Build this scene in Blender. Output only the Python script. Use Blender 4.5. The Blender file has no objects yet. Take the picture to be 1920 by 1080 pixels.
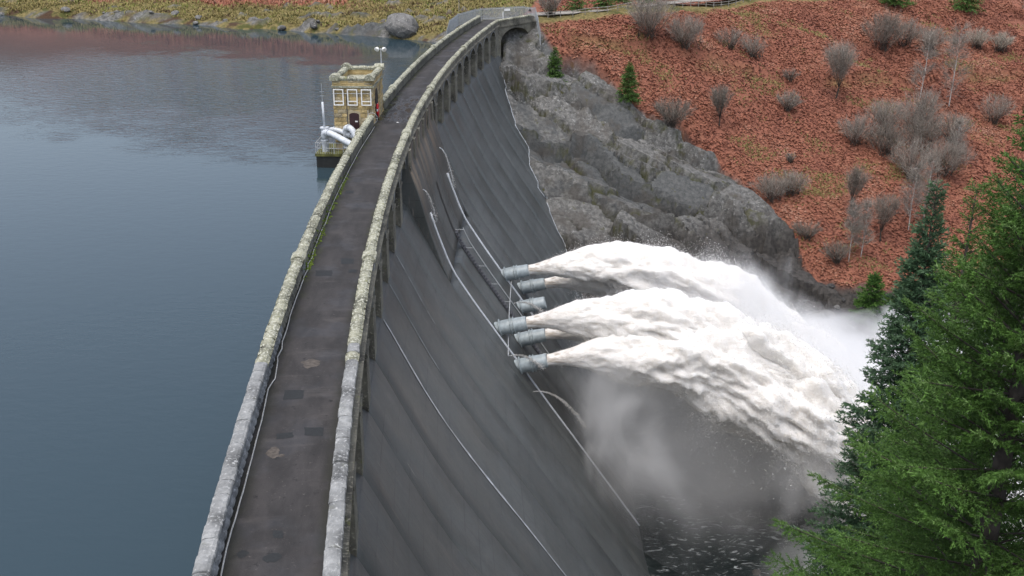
import bpy, math, random
import numpy as np
from mathutils import Matrix, Vector
random.seed(7)
RNG = np.random.default_rng(11)
rad = math.radians
S = bpy.context.scene
COL = S.collection
# ------------------------------------------------------------------ camera
cam_d = bpy.data.cameras.new('camera'); cam = bpy.data.objects.new('camera', cam_d); COL.objects.link(cam)
S.camera = cam
cam_d.sensor_fit = 'HORIZONTAL'; cam_d.sensor_width = 36.0; cam_d.lens = 1956.74 / 1920 * 36.0
cam_d.clip_start = 0.3; cam_d.clip_end = 4000
PITCH, ROLL, CAMZ = 0.365717, 0.00630836, 20.69162
_c, _s, _cr, _sr = math.cos(PITCH), math.sin(PITCH), math.cos(ROLL), math.sin(ROLL)
_right = Vector((_cr, _sr * _s, _sr * _c)); _up = Vector((-_sr, _cr * _s, _cr * _c)); _back = Vector((0, -_c, _s))
cam.matrix_world = Matrix(((_right.x, _up.x, _back.x, 0), (_right.y, _up.y, _back.y, 0), (_right.z, _up.z, _back.z, CAMZ), (0, 0, 0, 1)))
# ------------------------------------------------------------------ world, sun, exposure
W = bpy.data.worlds.new('World'); S.world = W; W.use_nodes = True
wn = W.node_tree; wn.nodes.clear()
sky = wn.nodes.new('ShaderNodeTexSky'); sky.sky_type = 'NISHITA'; sky.sun_disc = False
SUN_EL, SUN_AZ = rad(72), rad(210)          # azimuth clockwise from +Y: high, behind the camera and over the lake
sky.sun_elevation = SUN_EL; sky.sun_rotation = SUN_AZ
sky.air_density = 1.0; sky.dust_density = 4.0; sky.ozone_density = 1.5
hs = wn.nodes.new('ShaderNodeHueSaturation'); hs.inputs['Saturation'].default_value = 0.62
bg = wn.nodes.new('ShaderNodeBackground'); bg.inputs['Strength'].default_value = 0.15
wo = wn.nodes.new('ShaderNodeOutputWorld')
wn.links.new(sky.outputs[0], hs.inputs['Color']); wn.links.new(hs.outputs[0], bg.inputs[0]); wn.links.new(bg.outputs[0], wo.inputs[0])
sl = bpy.data.lights.new('sun', 'SUN'); sl.energy = 0.6; sl.angle = rad(45); sl.color = (1.0, 0.97, 0.93)
sun = bpy.data.objects.new('sun', sl); COL.objects.link(sun)
_d = Vector((math.sin(SUN_AZ) * math.cos(SUN_EL), math.cos(SUN_AZ) * math.cos(SUN_EL), math.sin(SUN_EL)))
sun.rotation_euler = _d.to_track_quat('Z', 'Y').to_euler(); sun.location = (0, -40, 120)
S.view_settings.view_transform = 'Standard'; S.view_settings.look = 'None'
S.view_settings.exposure = 0.9; S.view_settings.gamma = 1.0
S.cycles.use_denoising = True
S.cycles.max_bounces = 8; S.cycles.diffuse_bounces = 3; S.cycles.glossy_bounces = 3
S.cycles.transmission_bounces = 4; S.cycles.transparent_max_bounces = 12; S.cycles.volume_bounces = 6
S.cycles.volume_step_rate = 1.5; S.cycles.volume_max_steps = 128
S.cycles.sample_clamp_indirect = 6.0

# ------------------------------------------------------------------ numeric helpers
def ss(x, a, b):
    t = np.clip((x - a) / (b - a), 0, 1); return t * t * (3 - 2 * t)
def _hash(i, j, k, seed):
    n = (i * 374761393 + j * 668265263 + k * 2147483647 * 3 + seed * 974634777) & 0xFFFFFFFF
    n = ((n ^ (n >> 13)) * 1274126177) & 0xFFFFFFFF
    n = (n ^ (n >> 16)) * 2246822519 & 0xFFFFFFFF
    return ((n ^ (n >> 15)) & 0xFFFFFF) / float(0xFFFFFF) * 2 - 1
def vnoise(x, y, z=0.0, seed=0):
    x, y, z = np.broadcast_arrays(np.asarray(x, float), np.asarray(y, float), np.asarray(z, float))
    i, j, k = np.floor(x).astype(np.int64), np.floor(y).astype(np.int64), np.floor(z).astype(np.int64)
    u, v, w = x - i, y - j, z - k
    u, v, w = [t * t * t * (t * (t * 6 - 15) + 10) for t in (u, v, w)]
    r = 0
    for di in (0, 1):
        for dj in (0, 1):
            for dk in (0, 1):
                r = r + _hash(i + di, j + dj, k + dk, seed) * (u if di else 1 - u) * (v if dj else 1 - v) * (w if dk else 1 - w)
    return r
def fbm(x, y, z=0.0, o=4, seed=0):
    a, f, r = 0.55, 1.0, 0
    for q in range(o):
        r = r + a * vnoise(np.asarray(x) * f, np.asarray(y) * f, np.asarray(z) * f, seed + q * 17); a *= 0.5; f *= 2.03
    return r

# ------------------------------------------------------------------ dam frame: arc metres along the crest, o metres downstream, z
CX, CY, RR = 540.136571, 93.8721569, 554.3224868
def D(a, o, z):
    th = a / RR; r = RR - o
    return (CX - r * math.cos(th), CY + r * math.sin(th), z)
def DV(a, o, z):
    th = np.asarray(a) / RR; r = RR - np.asarray(o)
    return np.stack(np.broadcast_arrays(CX - r * np.cos(th), CY + r * np.sin(th), np.asarray(z, float)), -1)
def dam_rot(a): return -a / RR

# ------------------------------------------------------------------ mesh helpers
def tag(o, label=None, cat=None, group=None, kind=None):
    if label: o['label'] = label
    if cat: o['category'] = cat
    if group: o['group'] = group
    if kind: o['kind'] = kind
    return o
def link(name, me, parent=None, loc=None, rot=None, scale=None, **kw):
    o = bpy.data.objects.new(name, me); COL.objects.link(o)
    if parent is not None: o.parent = parent
    if loc is not None: o.location = loc
    if rot is not None: o.rotation_euler = rot
    if scale is not None: o.scale = scale
    return tag(o, **kw)
def empty(name, loc=(0, 0, 0), rz=0.0, **kw):
    o = link(name, None, None, loc, (0, 0, rz), None, **kw); o.empty_display_size = 0.3
    return o
def mesh(name, V, F, mat, smooth=False, attrs=None):
    V = np.asarray(V, np.float32).reshape(-1, 3)
    me = bpy.data.meshes.new(name)
    if isinstance(F, np.ndarray):
        n, k = F.shape
        me.vertices.add(len(V)); me.vertices.foreach_set('co', V.ravel())
        me.loops.add(n * k); me.loops.foreach_set('vertex_index', F.astype(np.int32).ravel())
        me.polygons.add(n); me.polygons.foreach_set('loop_start', np.arange(0, n * k, k, dtype=np.int32))
        me.polygons.foreach_set('loop_total', np.full(n, k, np.int32))
        me.update(calc_edges=True)
    else:
        me.from_pydata([tuple(map(float, v)) for v in V], [], F)
    if mat is not None: me.materials.append(mat)
    if smooth: me.polygons.foreach_set('use_smooth', np.ones(len(me.polygons), bool))
    if attrs:
        for nm, arr in attrs.items():
            arr = np.asarray(arr, np.float32)
            if arr.ndim == 1:
                at = me.attributes.new(nm, 'FLOAT', 'POINT'); at.data.foreach_set('value', arr)
            else:
                at = me.attributes.new(nm, 'FLOAT_VECTOR', 'POINT'); at.data.foreach_set('vector', arr.ravel())
    return me
class MB:
    def __init__(s): s.V = []; s.F = []
    def add(s, V, F):
        b = len(s.V); s.V += [tuple(v) for v in V]; s.F += [tuple(i + b for i in f) for f in F]; return s
    def hexa(s, P):                                   # 8 corners: bottom ring 0-3 ccw, top ring 4-7
        return s.add(P, [(3, 2, 1, 0), (4, 5, 6, 7), (0, 1, 5, 4), (1, 2, 6, 5), (2, 3, 7, 6), (3, 0, 4, 7)])
    def box(s, x0, x1, y0, y1, z0, z1, f=None):
        P = [(x0, y0, z0), (x1, y0, z0), (x1, y1, z0), (x0, y1, z0), (x0, y0, z1), (x1, y0, z1), (x1, y1, z1), (x0, y1, z1)]
        return s.hexa([f(*p) for p in P] if f else P)
    def dbox(s, a0, a1, o0, o1, z0, z1):              # box in dam coordinates
        return s.hexa([D(a0, o0, z0), D(a0, o1, z0), D(a1, o1, z0), D(a1, o0, z0), D(a0, o0, z1), D(a0, o1, z1), D(a1, o1, z1), D(a1, o0, z1)])
    def tube(s, path, r, n=8, cap=True):
        P = [Vector(p) for p in path]; rs = r if isinstance(r, (list, tuple)) else [r] * len(P); rings = []
        t0 = (P[1] - P[0]).normalized(); up = Vector((0, 0, 1)) if abs(t0.z) < 0.9 else Vector((1, 0, 0))
        x = t0.cross(up).normalized()
        for i, p in enumerate(P):
            t = (P[min(i + 1, len(P) - 1)] - P[max(i - 1, 0)]).normalized()
            x = (x - t * x.dot(t)).normalized(); y = t.cross(x)
            rings.append([p + (x * math.cos(2 * math.pi * k / n) + y * math.sin(2 * math.pi * k / n)) * rs[i] for k in range(n)])
        V = [v for ring in rings for v in ring]; F = []
        for i in range(len(P) - 1):
            for k in range(n):
                a, b = i * n + k, i * n + (k + 1) % n
                F.append((a, b, b + n, a + n))
        if cap: F += [tuple(range(n - 1, -1, -1)), tuple((len(P) - 1) * n + k for k in range(n))]
        return s.add(V, F)
    def build(s, name, mat, parent=None, smooth=False, **kw):
        return link(name, mesh(name, s.V, s.F, mat, smooth), parent, **kw)
def grid_faces(nu, nv, wrap_u=False):
    i = np.arange(nv - 1)[:, None]; j = np.arange(nu if wrap_u else nu - 1)[None, :]
    a = i * nu + j; b = i * nu + (j + 1) % nu
    return np.stack([a, b, b + nu, a + nu], -1).reshape(-1, 4)
def sweep(prof, arcs, flip=False):                    # profile [(o,z)] along arcs -> grid
    V = np.concatenate([DV(a, np.array([p[0] for p in prof]), np.array([p[1] for p in prof])) for a in arcs])
    F = grid_faces(len(prof), len(arcs))
    if flip: F = F[:, ::-1]
    return V, F

# ------------------------------------------------------------------ materials
class NG:
    def __init__(s, name):
        s.m = bpy.data.materials.new(name); s.m.use_nodes = True; s.t = s.m.node_tree; s.t.nodes.clear()
        s.out = s.t.nodes.new('ShaderNodeOutputMaterial')
    def n(s, typ, out=0, props=None, **kw):
        nd = s.t.nodes.new('ShaderNode' + typ)
        for k, v in (props or {}).items(): setattr(nd, k, v)
        for k, v in kw.items():
            key = int(k[1:]) if k[0] == 'i' and k[1:].isdigit() else k.replace('_', ' ')
            sock = nd.inputs[key]
            if isinstance(v, bpy.types.NodeSocket): s.t.links.new(v, sock)
            else: sock.default_value = v
        return nd.outputs[out]
    def math(s, op, a, b=0.0, c=0.0, clamp=False): return s.n('Math', props={'operation': op, 'use_clamp': clamp}, i0=a, i1=b, i2=c)
    def obj(s): return s.n('TexCoord', out='Object')
    def pos(s): return s.n('NewGeometry', out='Position')
    def attr(s, nm, out='Vector'): return s.n('Attribute', out=out, props={'attribute_name': nm})
    def mapv(s, v, sc=(1, 1, 1), rot=(0, 0, 0)): return s.n('Mapping', Vector=v, Scale=sc, Rotation=rot)
    def noise(s, v, sc, det=4.0, ro=0.55, dist=0.0, out='Fac'): return s.n('TexNoise', out=out, Vector=v, Scale=sc, Detail=det, Roughness=ro, Distortion=dist)
    def voro(s, v, sc, feat='F1', out='Distance'): return s.n('TexVoronoi', out=out, props={'feature': feat}, Vector=v, Scale=sc)
    def step(s, v, a, b, lo=0.0, hi=1.0): return s.n('MapRange', props={'interpolation_type': 'SMOOTHSTEP'}, Value=v, i1=a, i2=b, i3=lo, i4=hi)
    def mix(s, f, a, b, mode='MIX'):
        nd = s.t.nodes.new('ShaderNodeMix'); nd.data_type = 'RGBA'; nd.blend_type = mode
        for idx, v in ((0, f), (6, a), (7, b)):
            if isinstance(v, bpy.types.NodeSocket): s.t.links.new(v, nd.inputs[idx])
            else: nd.inputs[idx].default_value = v if idx == 0 else (tuple(v) + (1,))[:4]
        return nd.outputs[2]
    def bump(s, hgt, strength=0.5, dist=0.05, normal=None):
        kw = {'Height': hgt, 'Strength': strength, 'Distance': dist}
        if normal is not None: kw['Normal'] = normal
        return s.n('Bump', **kw)
    def surf(s, col, rough=0.8, normal=None, **kw):
        p = s.t.nodes.new('ShaderNodeBsdfPrincipled')
        d = {'Base Color': col, 'Roughness': rough}; d.update({k.replace('_', ' '): v for k, v in kw.items()})
        if normal is not None: d['Normal'] = normal
        for k, v in d.items():
            if isinstance(v, bpy.types.NodeSocket): s.t.links.new(v, p.inputs[k])
            else: p.inputs[k].default_value = (tuple(v) + (1,))[:4] if k == 'Base Color' else v
        s.t.links.new(p.outputs[0], s.out.inputs[0]); return s.m

def plain(name, col, rough=0.6, var=0.15, sc=3.0, metal=0.0):
    g = NG(name); v = g.obj(); nz = g.noise(v, sc, 5)
    c = g.mix(g.step(nz, 0.35, 0.7), tuple(x * (1 - var) for x in col), tuple(min(1, x * (1 + var)) for x in col))
    return g.surf(c, rough, g.bump(g.noise(v, sc * 6, 3), 0.25, 0.01), Metallic=metal)

def m_stone(name, c1, c2, lich, lichamt, moss=0.0, sc=1.0):
    g = NG(name); v = g.pos()
    n1 = g.noise(v, 2.2 * sc, 6, 0.65); n2 = g.noise(v, 7 * sc, 5, 0.6); n3 = g.noise(v, 0.55 * sc, 3)
    c = g.mix(g.step(n1, 0.35, 0.68), c1, c2)
    c = g.mix(g.step(n2, 0.66 - 0.25 * lichamt, 0.74 - 0.22 * lichamt), c, lich)
    c = g.mix(g.math('MULTIPLY', g.step(n3, 0.42, 0.7), g.step(n2, 0.62, 0.5)), c, tuple(x * 0.38 for x in c1))
    if moss: c = g.mix(g.math('MULTIPLY', g.step(g.noise(v, 1.3, 5, 0.7), 0.60, 0.68), moss), c, (0.13, 0.14, 0.03))
    h = g.math('ADD', n2, g.math('MULTIPLY', g.noise(v, 22, 3), 0.4))
    return g.surf(c, 0.85, g.bump(h, 0.7, 0.05))
MAT = {}
MAT['coping_pale'] = m_stone('coping_pale', (0.19, 0.195, 0.192), (0.31, 0.315, 0.31), (0.40, 0.405, 0.395), 0.3, .12)
MAT['coping_lichen'] = m_stone('coping_lichen', (0.20, 0.20, 0.14), (0.36, 0.355, 0.27), (0.46, 0.46, 0.38), 0.6, 0.75)
MAT['masonry'] = m_stone('masonry', (0.12, 0.115, 0.095), (0.22, 0.21, 0.165), (0.32, 0.31, 0.25), 0.2, 0.45)
MAT['masonry_pale'] = m_stone('masonry_pale', (0.17, 0.175, 0.175), (0.29, 0.30, 0.305), (0.40, 0.41, 0.41), 0.2)

def m_face():
    g = NG('dam_face'); uv = g.attr('duv'); v = g.pos()
    streak = g.noise(g.mapv(uv, (4.2, 0.30, 1)), 1.0, 6, 0.65)
    blot = g.noise(v, 0.16, 5, 0.6); fine = g.noise(v, 3.5, 6, 0.65)
    c = g.mix(g.step(blot, 0.32, 0.7), (0.050, 0.056, 0.055), (0.083, 0.090, 0.089))
    c = g.mix(g.math('MULTIPLY', g.step(streak, 0.50, 0.68), 0.4), c, (0.125, 0.108, 0.092))
    c = g.mix(g.math('MULTIPLY', g.step(g.noise(g.mapv(uv, (7.0, 0.40, 1)), 1.0, 4, 0.6), 0.62, 0.74), 0.45), c, (0.21, 0.185, 0.16))
    c = g.mix(g.math('MULTIPLY', g.step(fine, 0.45, 0.72), 0.45), c, (0.040, 0.044, 0.046))
    # masonry courses: broad stones in lifts
    br = g.n('TexBrick', out='Fac', Vector=g.mapv(uv, (1, 1, 1)), Scale=1.0, Mortar_Size=0.045, Mortar_Smooth=0.2, Brick_Width=3.33, Row_Height=1.6)
    c = g.mix(g.math('MULTIPLY', br, g.step(g.noise(v, .5, 4), 0.38, 0.62, 0.1, 0.75)), c, (0.030, 0.032, 0.032))
    tick = g.math('MULTIPLY', g.step(g.noise(g.mapv(uv, (5.5, .35, 1)), 1.0, 4, .6), .66, .74), g.step(g.noise(v, .22, 3), .48, .62))
    c = g.mix(tick, c, (0.30, 0.27, 0.235))                       # lime runs
    c = g.mix(g.math('MULTIPLY', g.step(g.noise(g.mapv(uv, (.35, .30, 1)), 1.0, 6, .7, .6), .54, .66), .35), c, (0.040, 0.045, 0.044))
    # warm stain under the parapet
    sep = g.n('SeparateXYZ', out='Y', Vector=uv)
    st = g.math('MULTIPLY', g.step(sep, 7.0, 1.5), g.step(g.noise(g.mapv(uv, (0.8, 0.10, 1)), 1.0, 5), 0.40, 0.66))
    c = g.mix(st, c, (0.21, 0.165, 0.12))
    oi = g.n('ObjectInfo', out='Random'); c = g.mix(1.0, c, g.n('CombineColor', Red=g.step(oi, 0, 1, .93, 1.07), Green=g.step(oi, 0, 1, .93, 1.07), Blue=g.step(oi, 0, 1, .93, 1.07)), 'MULTIPLY')
    h = g.math('ADD', g.math('MULTIPLY', fine, 0.6), g.math('MULTIPLY', br, -0.5))
    return g.surf(c, g.step(blot, 0.3, 0.7, 0.38, 0.62), g.bump(h, 0.5, 0.06), Specular_IOR_Level=0.45)
MAT['dam_face'] = m_face()

def m_asphalt():
    g = NG('asphalt'); v = g.pos(); uv = g.attr('duv')
    n1 = g.noise(g.mapv(uv, (0.35, 1.0, 1)), 0.9, 6, 0.65); n2 = g.noise(v, 14, 4, 0.7)
    c = g.mix(g.step(n1, 0.33, 0.68), (0.018, 0.0165, 0.0163), (0.038, 0.0345, 0.034))
    c = g.mix(g.step(g.noise(v, 5.5, 5, .75), 0.60, 0.70), c, (0.075, 0.067, 0.062))
    c = g.mix(g.step(g.noise(v, 2.4, 5, .7), 0.60, 0.70), c, (0.009, 0.009, 0.009))
    c = g.mix(g.math('MULTIPLY', g.step(g.noise(g.mapv(uv, (1.2, 0.35, 1)), 0.55, 5, 0.6), 0.56, 0.72), 0.75), c, (0.062, 0.056, 0.053))
    o = g.n('SeparateXYZ', out='Y', Vector=uv); a = g.n('SeparateXYZ', out='X', Vector=uv)
    edge = g.math('ADD', g.step(o, 1.35, 0.55), g.step(o, 3.5, 4.15))
    dirt = g.math('MULTIPLY', edge, g.step(g.noise(g.mapv(uv, (0.5, 1.0, 1)), 1.6, 5, 0.6), 0.36, 0.54))
    c = g.mix(dirt, c, (0.016, 0.016, 0.010))
    far = g.step(a, -48, -25)
    c = g.mix(g.math('MULTIPLY', g.math('MULTIPLY', edge, far), g.step(g.noise(v, 1.1, 5), 0.50, 0.62)), c, (0.040, 0.046, 0.012))
    wet = g.math('MULTIPLY', g.math('MULTIPLY', g.step(a, 6, 11), g.step(a, 27, 20)), g.step(n1, 0.38, 0.60))
    wet2 = g.math('MULTIPLY', g.step(g.noise(v, 0.35, 3), 0.50, 0.66), 0.55)
    w = g.math('MAXIMUM', wet, wet2)
    r = g.math('SUBTRACT', 0.85, g.math('ADD', g.math('MULTIPLY', wet, 0.72), g.math('MULTIPLY', wet2, .5)))
    return g.surf(c, r, g.bump(g.math('ADD', n2, n1), g.math('SUBTRACT', 0.5, g.math('MULTIPLY', w, 0.47)), 0.02))
MAT['asphalt'] = m_asphalt()
MAT['patch'] = plain('asphalt_patch', (0.010, 0.0115, 0.012), 0.7, 0.2, 8)
MAT['pale_patch'] = plain('pale_patch', (0.075, 0.064, 0.054), 0.85, 0.3, 6)
MAT['sandstone'] = m_stone('sandstone', (0.40, 0.29, 0.125), (0.54, 0.42, 0.21), (0.54, 0.47, 0.29), 0.25, 0.2, 1.6)
MAT['sandstone_grey'] = m_stone('sandstone_grey', (0.33, 0.27, 0.165), (0.45, 0.38, 0.25), (0.47, 0.43, 0.32), 0.2, 0.12, 1.6)
MAT['maroon'] = plain('maroon_paint', (0.035, 0.012, 0.014), 0.45)
MAT['white'] = plain('white_paint', (0.78, 0.78, 0.76), 0.5, 0.06)
MAT['silver'] = plain('silver_paint', (0.52, 0.55, 0.58), 0.4, 0.12)
MAT['valve'] = plain('valve_paint', (0.30, 0.345, 0.36), 0.45, 0.2, 2.0)
MAT['rail'] = plain('galvanised_steel', (0.40, 0.42, 0.43), 0.5, 0.15)
MAT['dark_steel'] = plain('dark_steel', (0.05, 0.05, 0.055), 0.55)
MAT['black'] = plain('black_concrete_and_shade', (0.016, 0.017, 0.016), 0.6, 0.4)  # platform concrete; elsewhere its black stands in for shade in openings
MAT['moss_concrete'] = plain('mossy_concrete', (0.12, 0.12, 0.035), 0.9, 0.5, 1.5)
MAT['cable'] = plain('cable_sheath', (0.36, 0.36, 0.35), 0.6)
MAT['red'] = plain('red_paint', (0.62, 0.02, 0.03), 0.45, 0.1)
MAT['fence'] = plain('fence_mesh', (0.34, 0.36, 0.375), 0.5, 0.12)
MAT['wood'] = plain('weathered_wood', (0.27, 0.25, 0.22), 0.85, 0.3)
MAT['moss'] = plain('moss', (0.10, 0.145, 0.015), 0.95, 0.4, 4)
MAT['bark'] = plain('bark', (0.045, 0.037, 0.03), 0.9, 0.35, 4)
MAT['birch'] = plain('birch_bark', (0.42, 0.40, 0.37), 0.8, 0.35, 3)
MAT['streak'] = plain('white_trickle', (0.42, 0.45, 0.47), 0.3, 0.3, 1.5)

def m_tint(name, cols, rough=0.8, trans=0.0, sss=0.0):
    g = NG(name); t = g.attr('tint', 'Fac'); c = None
    r = g.t.nodes.new('ShaderNodeValToRGB'); g.t.links.new(t, r.inputs[0]); el = r.color_ramp.elements
    while len(el) < len(cols): el.new(0.5)
    for i, cc in enumerate(cols): el[i].position = i / (len(cols) - 1); el[i].color = tuple(cc) + (1,)
    c = r.outputs[0]
    m = g.surf(c, rough, Specular_IOR_Level=0.25)
    if trans:
        p = [n for n in g.t.nodes if n.type == 'BSDF_PRINCIPLED'][0]
        tr = g.t.nodes.new('ShaderNodeBsdfTranslucent'); g.t.links.new(c, tr.inputs[0])
        mx = g.t.nodes.new('ShaderNodeMixShader'); mx.inputs[0].default_value = trans
        g.t.links.new(p.outputs[0], mx.inputs[1]); g.t.links.new(tr.outputs[0], mx.inputs[2]); g.t.links.new(mx.outputs[0], g.out.inputs[0])
    return m
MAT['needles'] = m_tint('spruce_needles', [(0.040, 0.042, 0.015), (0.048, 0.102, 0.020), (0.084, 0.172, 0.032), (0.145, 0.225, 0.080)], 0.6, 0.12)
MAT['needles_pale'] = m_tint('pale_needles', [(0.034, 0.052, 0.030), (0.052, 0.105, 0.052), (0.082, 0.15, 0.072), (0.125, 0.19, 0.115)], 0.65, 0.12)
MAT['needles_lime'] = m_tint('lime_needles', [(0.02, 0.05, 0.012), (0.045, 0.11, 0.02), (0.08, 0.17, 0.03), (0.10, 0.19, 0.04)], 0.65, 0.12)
MAT['twig'] = m_tint('bare_twigs', [(0.16, 0.138, 0.118), (0.27, 0.24, 0.205), (0.36, 0.33, 0.285)], 0.9)
MAT['twig_dark'] = m_tint('dark_twigs', [(0.115, 0.098, 0.082), (0.20, 0.175, 0.148), (0.28, 0.25, 0.21)], 0.9)
MAT['twig_pale'] = m_tint('pale_twigs', [(0.26, 0.23, 0.18), (0.38, 0.35, 0.29), (0.5, 0.47, 0.41)], 0.9)
MAT['bracken'] = m_tint('bracken_fronds', [(0.150, 0.058, 0.040), (0.215, 0.083, 0.055), (0.265, 0.105, 0.066), (0.30, 0.130, 0.078), (0.335, 0.180, 0.125)], 0.9, 0.1)
MAT['grass'] = m_tint('grass_tufts', [(0.09, 0.075, 0.025), (0.17, 0.145, 0.05), (0.26, 0.21, 0.09), (0.13, 0.15, 0.03)], 0.9, 0.15)

# ================================================================== SETTING: terrain, lake, river
LAKE_Z, RIVER_Z = -5.2, -41.6
def base_z(X, Y):
    X = np.asarray(X, float); Y = np.asarray(Y, float)
    o = RR - np.hypot(CX - X, Y - CY)
    Yf = np.interp(X, [-20, 0, 7, 46, 100, 200], [127, 127, 128, 142, 150, 165])
    Yr = np.interp(X, [-20, 3.5, 30, 52, 100, 200], [180, 192, 209, 230, 252, 290])
    u = (Y - Yf) / (Yr - Yf)
    zf = np.interp(u, [-1, 0, .12, .3, .5, .65, .8, .92, 1.0, 1.06], [-44, -42.5, -37, -29, -21.5, -14.5, -8, -3.4, -1.4, -1.2])
    hill = np.clip(Y - Yr - 6, 0, None)
    zf = zf + 0.16 * hill * ss(hill, 0, 30)
    Yn = np.interp(X, [0, 20, 36, 60, 120], [50, 54, 66, 72, 70])
    zn = -42.5 + 0.80 * np.clip(Yn - Y, 0, None)
    zn = np.minimum(zn, -3 + 0.02 * (20 - Y))
    zg = np.where(Y < (Yf + Yn) / 2, np.maximum(zn, -44), zf)
    Ys = np.interp(X, [-400, -250, -108, -60, -32, -21, -10, 0, 10], [330, 285, 227, 213, 201, 196, 190, 182, 176])
    Ys = Ys + 2.2 * vnoise(X / 9.0, 3.3, 0, 5) + 1.2 * vnoise(X / 3.5, 8.3, 0, 6)
    d = Y - Ys
    zl = -5.2 + np.interp(d, [-200, -40, 0, 1.2, 3, 12, 40], [-30, -16, 0, 0.9, 1.3, 3.2, 8.0])
    hl = np.clip(d - 20, 0, None)
    zl = zl + hl * np.interp(X, [-300, -110, -70, -30, 60], [.26, .30, .36, .48, .40]) * ss(hl, 0, 60) * (1 - .5 * ss(hl, 180, 300))
    w = ss(o, 1.0, 9.0)
    return zl * (1 - w) + zg * w
ROCK_X = np.array([-20, 3, 8, 11, 15.7, 21.8, 30, 33.7, 38.7, 42, 45, 47.8, 52, 60, 90, 200])
ROCK_Y = np.array([200, 193, 185, 185.2, 184, 178.6, 178, 175.5, 171.5, 166, 160.5, 154, 153, 154, 160, 172])
def masks(X, Y):
    o = RR - np.hypot(CX - X, Y - CY)
    edge = np.interp(X, ROCK_X, ROCK_Y) + 1.6 * fbm(X / 4.0, Y / 4.0, 0, 3, 40)
    rock = ss(edge - Y, -0.7, 0.7) * ss(o, 2, 6)
    Yn = np.interp(X, [0, 20, 36, 60, 120], [50, 54, 66, 72, 70])
    near = (Y < Yn + 10)
    rock = np.where(near, 0.0, rock)
    Ys = np.interp(X, [-400, -250, -108, -60, -32, -21, -10, 0, 10], [330, 285, 227, 213, 201, 196, 190, 182, 176])
    d = Y - Ys
    lake = 1 - ss(o, 0, 6)
    # rocks and stones along the lake shore, bigger outcrop near the dam end
    shore = lake * (ss(fbm(X / 5.0, Y / 2.5, 0, 4, 71) + 0.35 * ss(d, 4, 0) - 0.20 + 0.34 * ss(X, -62, -30) * ss(d, 26, 8), 0.28, 0.40)) * ss(d, 40, 20)
    rock = np.maximum(rock, np.where(near, 0, shore))
    red = np.where(o > 6, 1.0, ss(d + 7 * fbm(X / 14.0, Y / 10.0, 0, 3, 77), 10, 15) * ss(X, -22, -46) * (1 - .35 * ss(d, 60, 120)))
    return rock, red, d, o, near
TRK_X, TRK_Y = np.array([5, 12, 31, 66, 104, 200]), np.array([187, 190, 195.5, 206, 217, 240])
def vor(X, Y, seed):
    """cells: distance to the crack between the two nearest cells, and a number per cell"""
    i0, j0 = np.floor(X).astype(np.int64), np.floor(Y).astype(np.int64)
    f1 = np.full(X.shape, 9.0); f2 = np.full(X.shape, 9.0); idn = np.zeros(X.shape)
    for di in (-1, 0, 1):
        for dj in (-1, 0, 1):
            a, b = i0 + di, j0 + dj
            px = a + .5 + .46 * _hash(a, b, 0, seed); py = b + .5 + .46 * _hash(a, b, 1, seed)
            d = np.hypot(X - px, Y - py); c = _hash(a, b, 2, seed)
            new = d < f1; f2 = np.where(new, f1, np.minimum(f2, d)); idn = np.where(new, c, idn); f1 = np.where(new, d, f1)
    return f2 - f1, idn
def slabs(X, Y, seed, tilt):
    """angular slabs: each cell is its own tilted plane, with a crack round it"""
    i0, j0 = np.floor(X).astype(np.int64), np.floor(Y).astype(np.int64)
    f1 = np.full(X.shape, 9.0); f2 = np.full(X.shape, 9.0); hh = np.zeros(X.shape); idn = np.zeros(X.shape)
    for di in (-1, 0, 1):
        for dj in (-1, 0, 1):
            a, b = i0 + di, j0 + dj
            px = a + .5 + .46 * _hash(a, b, 0, seed); py = b + .5 + .46 * _hash(a, b, 1, seed)
            d = np.abs(X - px) * .75 + np.abs(Y - py) * .75 + .35 * np.hypot(X - px, Y - py); c = _hash(a, b, 2, seed)
            pl = c * .6 + tilt * ((X - px) * _hash(a, b, 3, seed) + (Y - py) * (_hash(a, b, 4, seed) + .35))
            new = d < f1; f2 = np.where(new, f1, np.minimum(f2, d)); hh = np.where(new, pl, hh); idn = np.where(new, c, idn); f1 = np.where(new, d, f1)
    return f2 - f1, hh, idn
def rock_relief(X, Y, full=False):
    wx = 3.2 * fbm(X / 12, Y / 12, 0, 3, 21); wy = 4.0 * fbm(X / 13, Y / 13, 5.5, 4, 22)
    v = (Y * 0.97 + X * 0.16 + wy * 1.5) / 9.0; v = v + .35 * vnoise(v * .9, X / 30, 0, 29); fr = v - np.floor(v)
    g = np.where(fr < .16, (np.maximum(fr, 0) / .16), 1 - (fr - .16) / .84)
    ledge = 2.6 * g - 1.2 - 1.2 * np.exp(-((fr - .0) / .03) ** 2) - 1.2 * np.exp(-((fr - 1.0) / .03) ** 2)
    c1, h1, id1 = slabs((X + wx) / 10.0 + .12 * Y, (Y + .6 * wy) / 4.6, 51, 1.2); c2, h2, id2 = slabs((X - wy * .4) / 2.6, (Y + wx * .4) / 1.5, 52, .8)
    z = ledge * (0.75 + 0.45 * vnoise(X / 18, Y / 18, 0, 24)) + 1.9 * h1 - 1.5 * np.exp(-(c1 / .055) ** 2)
    rough = ss(fbm(X / 7, Y / 7, 2.2, 3, 27) + .25 * id1, -.2, .25)
    z = z + rough * (.40 * h2 - .30 * np.exp(-(c2 / .08) ** 2)) + .13 * fbm(X / 1.6, Y / 1.6, 0, 3, 25) + .04 * vnoise(X / 0.6, Y / 0.6, 0, 26)
    return (z, .5 + .5 * id1, rough, np.exp(-(c1 / .09) ** 2)) if full else z
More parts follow.
